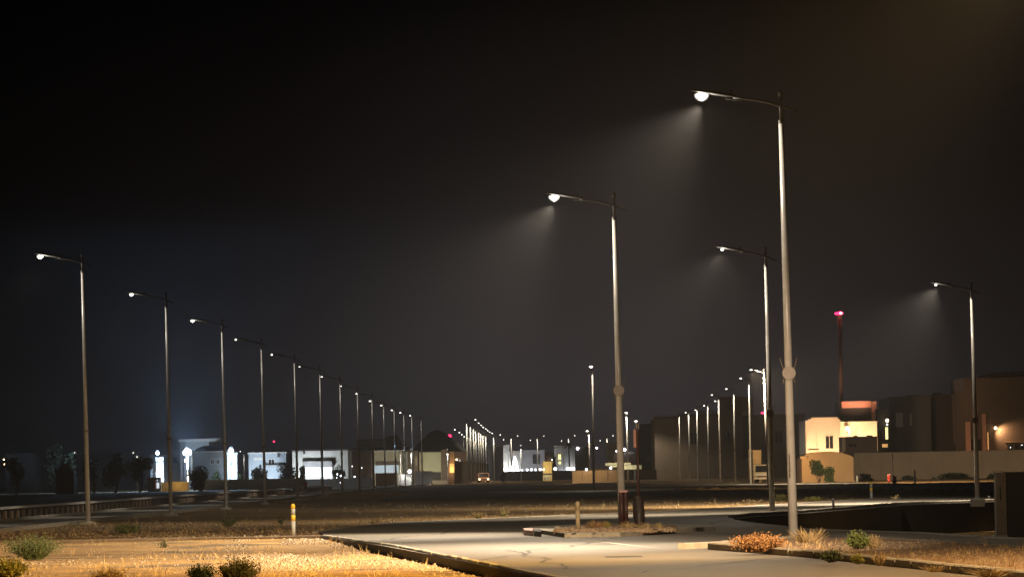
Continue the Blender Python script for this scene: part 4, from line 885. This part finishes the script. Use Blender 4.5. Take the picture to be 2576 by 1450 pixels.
o = B('guard_house', 'small yellow-ochre guard house in the centre', 'guard house', 1366, 1389, 1160, 700, 3, 'wyellow')
o.box('coping', 1366, 1391, 1160, 1164, 'wyellow', -.2, 0); o.box('shade_band', 1366, 1388, 1190, 1194, 'wdark', -.05, 0); o.box('lower_panel', 1366, 1389, 1194, 1199, 'wolive', -.1, 0); o.win(1369, 1374, 1200, 1204.5); o.win(1377, 1381, 1200, 1204.5)
o.lamp(1367.5, 1180, 2, 'Lwarm', 40, (1, .8, .4), out=.8); light('POINT', o.o, (0, -3.0, 2.8), 330, (1, .85, .5), radius=.1)
o = B('house', 'dark boxy block with a flat roof right of the palm villa', 'house', 1449, 1486, 1125, 820, 10, 'wdark')
q = o.box('roof_slab', 1452, 1490, 1123.5, 1125, 'wbluegrey', -.5, 3); o.lamp(1453, 1127, 3.8, 'Lwhite', 0, None)
o = B('boundary_wall', 'tan panelled wall behind the lone centre pole', 'wall', 1439, 1554, 1182, 500, .3, 'wtan')
for x_ in (1439, 1464, 1498, 1528): o.box('pilaster', x_, x_ + 1.6, 1181, 1209, 'wbrown', -.08, 0)
light('POINT', o.o, (-1.6, -5, 2.6), 700, (1, .8, .5), radius=.1)
o.lamp(1475, 1180, 3, 'Lwhite', 0, None); o.lamp(1536, 1176, 3, 'Lwhite', 0, None)
o = B('shade_roof', 'dark brown shade roof above the tan panelled wall', 'canopy', 1490, 1560, 1174, 505, 5, 'wbrown'); 
o = B('canopy', 'cream stepped canopy left of the island lamp', 'canopy', 1523, 1588, 1163, 520, 2.5, 'wolive', base_py=1170); o.box('lower_step', 1536, 1614, 1170, 1179, 'wolive', -.4, 2)
light('SPOT', o.o, (0, -4, -.5), 900, (1, .9, .6), (0, 1, .3), 140, 1, .1)
MB().box(-1.4, -1.2, .5, .7, -2.2, 0).build('post', 'head', o.o); MB().box(2.2, 2.4, .5, .7, -2.2, 0).build('post', 'head', o.o)
o = B('villa', 'dim grey villa with arched gable behind the island lamp', 'villa', 1530, 1556, 1111, 700, 10, 'wgrey'); 
o = B('villa', 'dark villa with curved roofline between the island lamp and sign post', 'villa', 1548, 1612, 1140, 690, 10, 'wbrown')
MB().ball((.4, 3, o.h), (2.4, 3, .6), 14, 5, 0, 1).build('curved_roof', 'wgrey', o.o, True)
o.lamp(1551, 1134, 2.6, 'Lwhite', 0, None); o.lamp(1571, 1130, 4.0, 'Lwhite', 40, (.9, .95, 1)); o.lamp(1501, 1126, 2.6, 'Lwhite', 0, None)
# right: big beige villa and neighbours
o = B('house', 'dark cubic house left of the big beige villa', 'house', 1612, 1652, 1065, 630, 9, 'wdark'); o.box('white_edge', 1642.5, 1646.5, 1085, 1160, 'trim', -.15, 0); o.box('pale_box', 1624, 1646, 1148, 1160, 'wbeige', -.7, -.2); o.box('round_niche', 1637, 1640, 1115, 1126, 'wgrey', -.06, 0)
o = B('boundary_wall', 'dim wall left of the big beige villa', 'wall', 1556, 1652, 1181, 595, .3, 'wbrown')
V = B('villa', 'big plain beige villa with stepped roofline behind the right lamp row', 'villa', 1649, 2027, 1049, 605, 16, 'wbeige')
V.blockon('roof_block', 1649, 1712, 1046, 1049, 'wbeige', .0, 10); V.blockon('upper_storey', 1816, 1896, 997, 1049, 'wbeige', .5, 12); V.blockon('upper_storey', 1896, 2026, 1042, 1049, 'wbeige', .4, 12); V.blockon('upper_storey', 1712, 1816, 1041, 1049, 'wbeige', 1.5, 12)
V.box('roof_railing', 1757, 1812, 1032, 1040, 'wbluegrey', .6, .8)
V.win(1737, 1752, 1087, 1116, 'glass', 'wbeige'); V.win(1823, 1837, 1090, 1114, 'glass', 'wbrown'); V.win(1950, 1968, 1084, 1112, 'glass', 'wbeige')
X0_, X1_, Z0, Z1 = V.r(1823, 1837, 1084, 1090); MB().frontprism([(X0_, Z0), (X1_, Z0), ((X0_ + X1_) / 2 + .2, Z1), ((X0_ + X1_) / 2 - .2, Z1)], -.06, -.003).build('window_arch', 'glass', V.o)
V.box('dark_recess', 1868, 1892, 1045, 1151, 'wdark', -.06, 0)
X0_, X1_, Z0, Z1 = V.r(1868, 1882, 1033, 1045); MB().ball(((X0_ + X1_) / 2, .2, (Z0 + Z1) / 2), (.36, .12, .36), 12, 6).build('satellite_dish', 'trim', V.o, True)
q = V.r(1919, 1921, 1036, 1042); MB().tube([(q[0], .8, q[2] - .3), (q[0], .8, q[3])], .03, 5).build('beacon_stalk', 'head', V.o); MB().ball((q[0], .7, q[3] - .1), (.26, .2, .16), 8, 6).build('red_beacon', 'Lred', V.o, True)
V.box('brick_panel', 1945, 1976, 1137, 1206, 'wtan', -.25, 0)
# villa in warm light
gxx = P(1896, 1206, 385)
o = B('brick_pillar', 'tall tan brick pillar with a thin side post behind the parked truck', 'pillar', 1895, 1916, 1133, 395, 1.0, 'brick', parapet=.05)
o.box('side_post', 1883, 1890, 1131, 1204, 'brick', -.1, .2); o.box('lintel', 1883, 1897, 1131, 1134, 'brick', .2, .5)
light('POINT', o.o, (.1, -2.2, 3.2), 120, (1, .75, .45), radius=.1)
S_ = B('villa', 'brilliantly lit cream villa with a stepped parapet and one dark window', 'villa', 2029, 2117, 1056, 430, 10, 'wcream')
S_.blockon('parapet_step', 2041, 2106, 1050.5, 1056, 'wcream', .0, 8); S_.blockon('parapet_step', 2033, 2111, 1053.5, 1056, 'wcream', -.03, 7)
S_.box('cornice', 2040, 2107, 1049.6, 1051, 'wcream', -.2, 0); S_.win(2077, 2096, 1096, 1127, 'glass', 'wcream'); S_.box('pilaster', 2029, 2034, 1085, 1138, 'wcream', -.12, 0); S_.box('panel_frame', 2054, 2056, 1086, 1137, 'wtan', -.06, 0); S_.box('panel_frame', 2062, 2064, 1086, 1137, 'wcream', -.12, 0)
S_.box('railing', 2033, 2060, 1132, 1133.5, 'wtan', -.4, -.3)
light('SPOT', S_.o, (-.6, -6.5, .6), 6500, (1, .66, .38), (0, 1, .42), 120, 1, .25)
S2 = B('villa', 'lower lit cream wing with a curved cornice right of the lit villa', 'villa', 2117, 2209, 1061, 434, 9, 'wcream', parapet=.05)
S2.lamp(2131, 1077, 5, 'Lwarm', 60, (1, .8, .5), out=.5); S2.box('white_pipe', 2133, 2139, 1080, 1097, 'trim', -.5, -.3); S2.box('thin_pipe', 2151, 2152.5, 1076, 1098, 'wtan', -.5, -.4)
light('SPOT', S2.o, (-.2, -4.5, 2.0), 3600, (1, .64, .36), (0, 1, .5), 130, 1, .25)
o = B('roof_house', 'stair house with a salmon parapet band on the lit villa roof', 'roof house', 2115, 2206, 1011, 440, 6, 'wdark', base_py=1062); o.box('salmon_parapet', 2117, 2191, 1009, 1024, 'wsalmon', -.35, 0); o.box('side_strip', 2192, 2206, 1009, 1058, 'wsalmon', -.1, 0)
light('SPOT', o.o, (-.3, -3.2, 0.2), 1500, (1, .5, .3), (0, .55, 1), 110, 1, .15)
o = B('house', 'dim low annex before the lit cream wing', 'house', 2124, 2209, 1097, 415, 6, 'wbrown'); o.box('white_corner', 2118, 2127, 1098, 1135, 'wcream', -.1, 0); o.blockon('water_tank', 2184, 2197, 1094, 1097, 'wdark', 1, 2); o.blockon('water_tank', 2150, 2160, 1094.5, 1097, 'wdark', 1, 2)
o.win(2135, 2155, 1116, 1122, 'glass', 'wbrown')
o = B('house', 'black house side with a lamp and lit stair windows', 'house', 2210, 2240, 1028, 438, 8, 'black'); o.lamp(2231, 1057, 3.8, 'Lwarm', 22, (1, .85, .6), out=.35); o.box('lit_strip', 2229, 2234, 1064, 1070, 'Wwhite', -.1, 0); o.box('lit_strip', 2227, 2234, 1074, 1104, 'Wyel', -.1, 0); o.box('lit_strip', 2219, 2221, 1084, 1104, 'wbrown', -.1, 0); o.box('lit_window', 2219, 2233, 1116, 1124, 'Wor', -.1, 0)
o.box('orange_strip', 2203.5, 2207.5, 1099, 1133, 'Wor', -.3, -.1)
o = B('house', 'large unlit black house with faint grey curtains', 'house', 2240, 2345, 996, 445, 12, 'wdark'); o.blockon('roof_step', 2285, 2345, 992.5, 996, 'wdark', 0, 9); o.box('grey_curtain', 2253, 2272, 1038, 1073, 'wgrey', -.06, 0); o.box('grey_curtain', 2288, 2294, 1040, 1070, 'wgrey', -.06, 0)
o = B('house', 'unlit brown house right of the black house', 'house', 2345, 2430, 991, 450, 12, 'wbrown'); o.box('dark_door', 2398, 2424, 1118, 1133, 'black', -.06, 0); o.box('roof_tank', 2350, 2372, 987, 991, 'roof', .5, 2)
E = B('villa', 'tall brown villa at the right edge with a warm wall lamp', 'villa', 2430, 2640, 948, 440, 14, 'wbrown')
MB().frontprism([(-1.6, E.h - .1), (4.2, E.h + .3), (4.2, E.h + .75), (-1.6, E.h + .5), (-2.5, E.h + .3), (-2.5, E.h + .1)], -1.0, 5).build('roof_canopy', 'roof', E.o)
E.lamp(2503, 1076, 3.6, 'Lwarm', 0, None, out=.5); light('SPOT', E.o, (P(2505, 1077, 440).x - E.cx, -.62, P(2505, 1077, 440).z - E.z0), 700, (1, .58, .28), (.62, .42, -.42), 125, .9, .06)
E.box('orange_strip', 2484, 2487, 1086, 1130, 'Wor', -.12, 0); E.box('arched_door', 2443, 2468, 1105, 1133, 'black', -.06, 0); E.box('pale_pier', 2428, 2442, 1060, 1133, 'wsalmon', -.3, 0); E.box('pale_pier', 2470, 2482, 1040, 1133, 'wsalmon', -.2, 0)
E.box('window_frame', 2528, 2580, 1110, 1111, 'wtan', -.12, 0); E.box('window_row', 2534, 2580, 1117, 1128, 'black', -.08, 0); E.box('window_mullion', 2550, 2552, 1117, 1128, 'wbrown', -.12, -.08); E.box('window_mullion', 2565, 2567, 1117, 1128, 'wbrown', -.12, -.08)
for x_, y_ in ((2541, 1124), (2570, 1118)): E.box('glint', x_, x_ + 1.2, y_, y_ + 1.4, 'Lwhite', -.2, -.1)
light('SPOT', E.o, (-3.8, -3, .8), 120, (1, .42, .2), (0, 1, .9), 100, 1, .1)
# curved tan enclosure, long compound wall
o = B('enclosure', 'tan walled enclosure with an arched top edge before the lit villa', 'enclosure', 2018, 2150, 1153, 372, 7, 'wtan')
X0_, X1_, Z0, Z1 = o.r(2018, 2150, 1137, 1153); prf = [(X0_ + (X1_ - X0_) * i / 16, o.h + (Z1 - Z0) * math.sin(math.pi * (.12 + .88 * i / 16) if i < 8 else math.pi * i / 16) ** .7 if 0 < i < 16 else o.h) for i in range(17)]
MB().frontprism(prf, 0, 7).build('arched_top', 'wtan', o.o); o.box('shoulder', 2013, 2029, 1147, 1153, 'wtan', -.4, .3); o.box('corner_edge', 2146, 2150, 1150, 1206, 'wbrown', -.06, 0)
for i, yy_ in enumerate((1164, 1173, 1178)): o.box('sign_line', 2036, 2042, yy_, yy_ + 1.0, 'wbrown', -.02, 0)
light('POINT', o.o, (-3.6, -3.4, 2.6), 520, (1, .62, .26), radius=.1)
tree('bushy tree before the tan enclosure', 2058, 1205, 1156, 52, 362, 'leafmid', 900, .12, leaf=.09); tree('smaller bush right of the bushy tree before the enclosure', 2088, 1206, 1171, 34, 360, 'leafmid', 500, .05, leaf=.09)
W_ = B('boundary_wall', 'long plain compound wall across the right side', 'wall', 2151, 2640, 1134, 400, .35, 'wbeige')
for x_ in (2160, 2216, 2290, 2372, 2470): W_.box('wall_joint', x_, x_ + 1.2, 1135, 1204, 'wbrown', -.03, 0)
tree('low dark heap of brush by the compound wall, left part', 2178, 1206, 1190, 56, 385, 'leafdark', 500, .02, leaf=.1); tree('low dark brush before the compound wall, right of the red box', 2330 * 0 + 2285, 1207, 1194, 40, 385, 'leafdark', 300, .02, leaf=.1)
tree('long dark brush heap before the compound wall, left of the right-hand lamp', 2400, 1208, 1188, 130, 385, 'leafdark', 900, .02, leaf=.1, lobes=14); tree('dark brush right of the right-hand lamp', 2500, 1208, 1190, 60, 385, 'leafdark', 400, .02, leaf=.1)
def small_item(name, label, cat, pxx, by, d, parts):
    b = P(pxx, by, d); b.z = max(gz(b.x, b.y, False), b.z if False else -9); o = thing(name, label, cat, b); s_ = d / F
    for part, x0, x1, t, bt, m in parts: MB().bbox((x0 - pxx) * s_, (x1 - pxx) * s_, -.1, .1, (by - bt) * s_, (by - t) * s_, .008).build(part, m, o)
    return o
small_item('hydrant_box', 'small red box on a stub post by the compound wall', 'hydrant', 2236, 1205, 330, [('stub', 2235, 2237.5, 1199, 1207, 'maroon'), ('box', 2233.5, 2239, 1184, 1200, 'redbox'), ('lid', 2233, 2239.5, 1182.5, 1184.5, 'pinkcap')])
small_item('sign_post', 'tall thin post with white tip and red base before the compound wall', 'post', 2246.5, 1209, 320, [('pole', 2245.8, 2247.4, 1146, 1209, 'maroon'), ('white_tip', 2245.2, 2248, 1133, 1146, 'trim'), ('red_base', 2245, 2255, 1190, 1209, 'redbox')])
small_item('marker_post', 'white marker post leaning before the compound wall', 'post', 2301, 1209, 320, [('post', 2299.6, 2303, 1178, 1209, 'trim'), ('cap', 2298.6, 2302, 1176, 1179, 'greyband')])
small_item('bin', 'small pale bin with dark lid at the corner of the tan enclosure', 'bin', 2156, 1207, 360, [('body', 2153.5, 2158.5, 1190, 1206, 'greyband'), ('lid', 2153, 2159.5, 1186, 1191, 'cardark')])
# mast with red beacon
d = 480; b = P(2117, 1204, d); b.z = base(d) - .2; o_ = thing('beacon_mast', 'tall reddish mast with a red beacon behind the lit villa', 'mast', b); T = P(2113, 800, d) - b
MB().tube([(0, 0, 0), T], [.36, .26], 12).build('mast', 'mast', o_, True); MB().tube([T, T + Vector((0, 0, .5))], [.26, .30], 10).build('antenna_collar', 'mast', o_, True)
for a in range(3): MB().box(-.07, .07, -.4, -.3, 0, 1.5).xf(Matrix.Translation(T + Vector((0, 0, -.9))) @ Matrix.Rotation(a * 2.1 + .6, 4, 'Z')).build('antenna_panel', 'mast', o_)
bc = MB().ball(T + Vector((0, -.1, .62)), (.42, .3, .24), 12, 7).build('beacon', 'Lred', o_, True); MB().ball(T + Vector((.1, -.4, .62)), (.16, .08, .11), 8, 6).build('beacon_core', 'Lredcore', bc, True); MB().ball(T + Vector((-.5, -.1, .60)), (.2, .2, .15), 8, 6).build('side_beacon', 'Lred', o_, True)
light('POINT', o_, T + Vector((0, -.8, .9)), 3, (1, .05, .1), radius=.3)
light('SPOT', o_, T + Vector((0, -7, -17)), 6000, (1, .5, .3), (0, .35, 1), 50, 1, .2)  # added spot from below lightens the mast, no fixture there
for i, (x_, y_, r_, d, lab) in enumerate([(1118, 1098, 3.4, 1000, 'distant mast with the smaller left red beacon over the dark hill'), (1133, 1095.6, 4.8, 990, 'distant mast with the larger right red beacon over the dark hill'), (690.7, 1109.5, 2.6, 900, 'distant mast with a faint red beacon above the pale blue villa')]):
    b = P(x_, 1204, d); b.z = base(d) - .2; o_ = thing('beacon_mast', lab, 'mast', b, 0, 'distant beacon masts'); hh = P(x_, y_, d).z - b.z; MB().tube([(0, 0, 0), (0, 0, hh)], [.12, .04], 6).build('mast', 'wdark', o_); MB().ball((0, 0, hh), (r_ * d / F, .2, r_ * d / F * .8), 10, 6).build('beacon', 'Lred', o_, True)
# ------------------------------------------------------------------ vehicles
def truck(label, cx_, by, d, wpx, hpx, body, lights, yaw=0, group=None, name='truck', box=None):
    b = P(cx_, by, d); b.z = gz(b.x, b.y, False) + .12 if d < 420 else base(d) + .0
    s_ = d / F; w_ = wpx * s_ / 2; h_ = hpx * s_; o = thing(name, label, 'truck', b, yaw); L_ = 4.2
    prof = [(0, .35), (0, h_ * .45), (.22, h_ * .52), (.5, h_ * .97), (.7, h_), (1.9, h_), (1.9, .35)]
    k = MB(); vv = [(x_, y_, z_) for x_ in (-w_, w_) for y_, z_ in prof]; n = len(prof)
    k.add(vv, [tuple(range(n)), tuple(range(2 * n - 1, n - 1, -1))] + [(i, n + i, n + (i + 1) % n, (i + 1) % n) for i in range(n)])
    co = k.build('cab', body, o)
    MB().add([(-w_ * .86, .235, h_ * .56), (w_ * .86, .235, h_ * .56), (w_ * .8, .46, h_ * .92), (-w_ * .8, .46, h_ * .92)], [(0, 1, 2, 3)]).xf(Matrix.Translation((0, -.012, 0))).build('windshield', 'glass', co)
    MB().bbox(-w_ * .62, w_ * .62, -.03, .0, h_ * .22, h_ * .36, .01).build('grille', 'cardark', co); MB().bbox(-w_ * 1.02, w_ * 1.02, -.12, .0, .3, .3 + h_ * .1, .02).build('bumper', body, co)
    MB().bbox(-w_ * .9, w_ * .9, -.02, .0, h_ * .40, h_ * .47, .005).build('trim_bar', 'trim', co)
    for sx_ in (-1, 1):
        MB().ball((sx_ * w_ * .78, -.03, h_ * .32), (.14, .05, .11), 10, 6).build('headlight', lights or 'greyband', co, True)
        MB().bbox(sx_ * (w_ + .14) - .06, sx_ * (w_ + .14) + .06, .15, .22, h_ * .5, h_ * .68, .01).build('mirror', 'cardark', co)
        for yy_ in (.75, 3.6):
            wl = MB().tube([(sx_ * w_ * .72, yy_, .33), (sx_ * w_ * .98, yy_, .33)], .36, 16).build('wheel', 'tyre', o); MB().tube([(sx_ * w_ * .98, yy_, .33), (sx_ * (w_ * .98 + .01), yy_, .33)], .19, 12).build('rim', 'greyband', wl)
    bh = box or h_ * .78
    bo = MB().bbox(-w_ * 1.05, w_ * 1.05, 2.0, 4.8, .6, bh, .02).build('cargo_bed', body, o)
    if lights:
        for sx_ in (-1, 1): light('SPOT', o, (sx_ * w_ * .78, -.14, h_ * .33), 500, (1, .72, .45), (0, -1, -.12), 90, .8, .08)
    return o
truck('parked cream truck with a dark windshield before the brick pillar', 1917, 1206, 372, 40, 45, 'carwhite', None, R(-8))
q = truck('brown truck with blazing headlights among the bunched lamps', 1217, 1206, 640, 28, 24, 'carbrown', 'Lwarm', R(3))
light('POINT', q, (0, -1.5, 1.9), 90, (1, .55, .3), radius=.1)
d = 620; b = P(1153.5, 1207, d); b.z = base(d) + .0
o_ = thing('parked_van', 'small white-lit van left of the bunched lamps', 'van', b); MB().bbox(-.2, .25, 0, 2, .25, 1.0, .06).build('body', 'Wwhite' if False else 'door', o_); MB().box(-.16, .2, -.02, -.003, .62, .9).build('windshield', 'glass', o_)
for sx_ in (-1, 1): MB().ball((sx_ * .16, -.04, .5), (.13, .05, .12), 8, 5).build('headlight', 'Lwhite', o_, True)
# ------------------------------------------------------------------ the walking person
d = 330; b = P(769, 1246, d); b.z = base(d) + .03
pz = P(770, 1206.5, d).z - b.z; s_ = pz / 1.72
per = bpy.data.meshes.new('person')
J = [(0, 0, .95, .13, .10), (0, 0, 1.15, .12, .09), (0, 0, 1.38, .15, .10), (0, 0, 1.50, .055, .055), (0, -.01, 1.58, .075, .085), (0, 0, 1.69, .075, .09),
     (.09, .02, .88, .085, .085), (.10, -.14, .50, .058, .06), (.10, -.02, .09, .036, .04), (.10, -.17, .035, .03, .03),
     (-.09, 0, .88, .085, .085), (-.10, .10, .50, .058, .06), (-.10, .32, .13, .036, .04), (-.10, .24, .04, .03, .03),
     (.20, 0, 1.40, .05, .05), (.25, .10, 1.15, .038, .038), (.23, .04, .93, .028, .028), (.22, -.0, .84, .03, .018), (.22, -.03, .77, .012, .010), (.245, -.02, .79, .010, .010), (.20, -.02, .77, .010, .010),
     (-.20, 0, 1.40, .05, .05), (-.25, -.08, 1.15, .038, .038), (-.22, -.20, .97, .028, .028), (-.21, -.26, .90, .03, .018), (-.21, -.30, .84, .012, .010), (-.235, -.29, .86, .010, .010), (-.19, -.29, .84, .010, .010)]
E_ = [(0, 1), (1, 2), (2, 3), (3, 4), (4, 5), (0, 6), (6, 7), (7, 8), (8, 9), (0, 10), (10, 11), (11, 12), (12, 13), (2, 14), (14, 15), (15, 16), (16, 17), (17, 18), (17, 19), (17, 20), (2, 21), (21, 22), (22, 23), (23, 24), (24, 25), (24, 26), (24, 27)]
per.from_pydata([(x * s_, y * s_, z * s_) for x, y, z, _, _ in J], E_, []); per.materials.append(M['skin'])
po = link('person', per, None, b); po.rotation_euler = (0, 0, R(25))
sk = po.modifiers.new('Skin', 'SKIN'); 
for i, v in enumerate(per.skin_vertices[0].data if per.skin_vertices else []): pass
if not per.skin_vertices:
    bpy.context.view_layer.update()
    bm = bmesh.new(); bm.from_mesh(per); lay = bm.verts.layers.skin.verify(); bm.verts.ensure_lookup_table()
    for i, v in enumerate(bm.verts): v[lay].radius = (J[i][3] * s_, J[i][4] * s_); v[lay].use_root = (i == 0)
    bm.to_mesh(per); bm.free()
else:
    for i, v in enumerate(per.skin_vertices[0].data): v.radius = (J[i][3] * s_, J[i][4] * s_); v.use_root = (i == 0)
po.modifiers.new('Sub', 'SUBSURF').levels = 1; po.modifiers['Sub'].render_levels = 2
tag(po, 'person in a dark red shirt and dark shorts walking along the left road', 'person')
def ring(pts, n=12):
    k = MB()
    for (x, y, z, a, c) in pts: k.v += [((x + a * math.cos(2 * math.pi * i / n)) * s_, (y + c * math.sin(2 * math.pi * i / n)) * s_, z * s_) for i in range(n)]
    k.f = [(j * n + i, j * n + (i + 1) % n, (j + 1) * n + (i + 1) % n, (j + 1) * n + i) for j in range(len(pts) - 1) for i in range(n)]; return k
ring([(0, 0, .92, .165, .13), (0, 0, 1.15, .155, .12), (0, 0, 1.36, .19, .13), (0, 0, 1.45, .15, .10), (0, 0, 1.50, .07, .07)]).build('shirt', 'shirt', po, True)
ring([(.215, .01, 1.43, .07, .075), (.255, .08, 1.2, .06, .065)]).build('sleeve', 'shirt', po, True); ring([(-.215, 0, 1.43, .07, .075), (-.255, -.06, 1.2, .06, .065)]).build('sleeve', 'shirt', po, True)
ring([(0, 0, .98, .165, .125), (0, 0, .86, .175, .14)]).build('waistband', 'shorts', po, True); ring([(.09, .01, .90, .10, .12), (.10, -.12, .56, .085, .09)]).build('shorts_leg', 'shorts', po, True); ring([(-.09, 0, .90, .10, .12), (-.10, .08, .56, .085, .09)]).build('shorts_leg', 'shorts', po, True)
MB().ball((0, .02 * s_, 1.67 * s_), (.085 * s_, .10 * s_, .095 * s_), 12, 7, -.2, 1).build('hair', 'hair', po, True)
for x, y, z in ((.10, -.10, .03), (-.10, .28, .06)): MB().bbox((x - .05) * s_, (x + .05) * s_, (y - .13) * s_, (y + .13) * s_, (z - .045) * s_, (z + .06) * s_, .02).build('shoe', 'shoe', po)
MB().ball((0, -.095 * s_, 1.62 * s_), (.014, .02, .02), 6, 4).build('nose', 'skin', po, True)
for sx_ in (-1, 1): MB().ball((sx_ * .03 * s_, -.088 * s_, 1.645 * s_), (.011, .006, .007), 6, 4).build('eye', 'hair', po, True)
MB().ball((0, -.088 * s_, 1.575 * s_), (.024, .008, .006), 6, 4).build('mouth', 'shirt', po, True)
# ------------------------------------------------------------------ haze
hz_ = MB().box(-2700, 2700, -320, 3100, -2.4, 34).mesh('haze', 'black'); hz_.materials.clear()
hm = bpy.data.materials.new('haze_air'); hm.use_nodes = True; t = hm.node_tree; t.nodes.clear()
vo = t.nodes.new('ShaderNodeVolumePrincipled'); oo = t.nodes.new('ShaderNodeOutputMaterial'); t.links.new(vo.outputs[0], oo.inputs['Volume'])
vo.inputs['Color'].default_value = (.9, .9, .92, 1); vo.inputs['Density'].default_value = HAZE; vo.inputs['Anisotropy'].default_value = .35
hz_.materials.append(hm); tag(link('haze', hz_), kind='stuff')
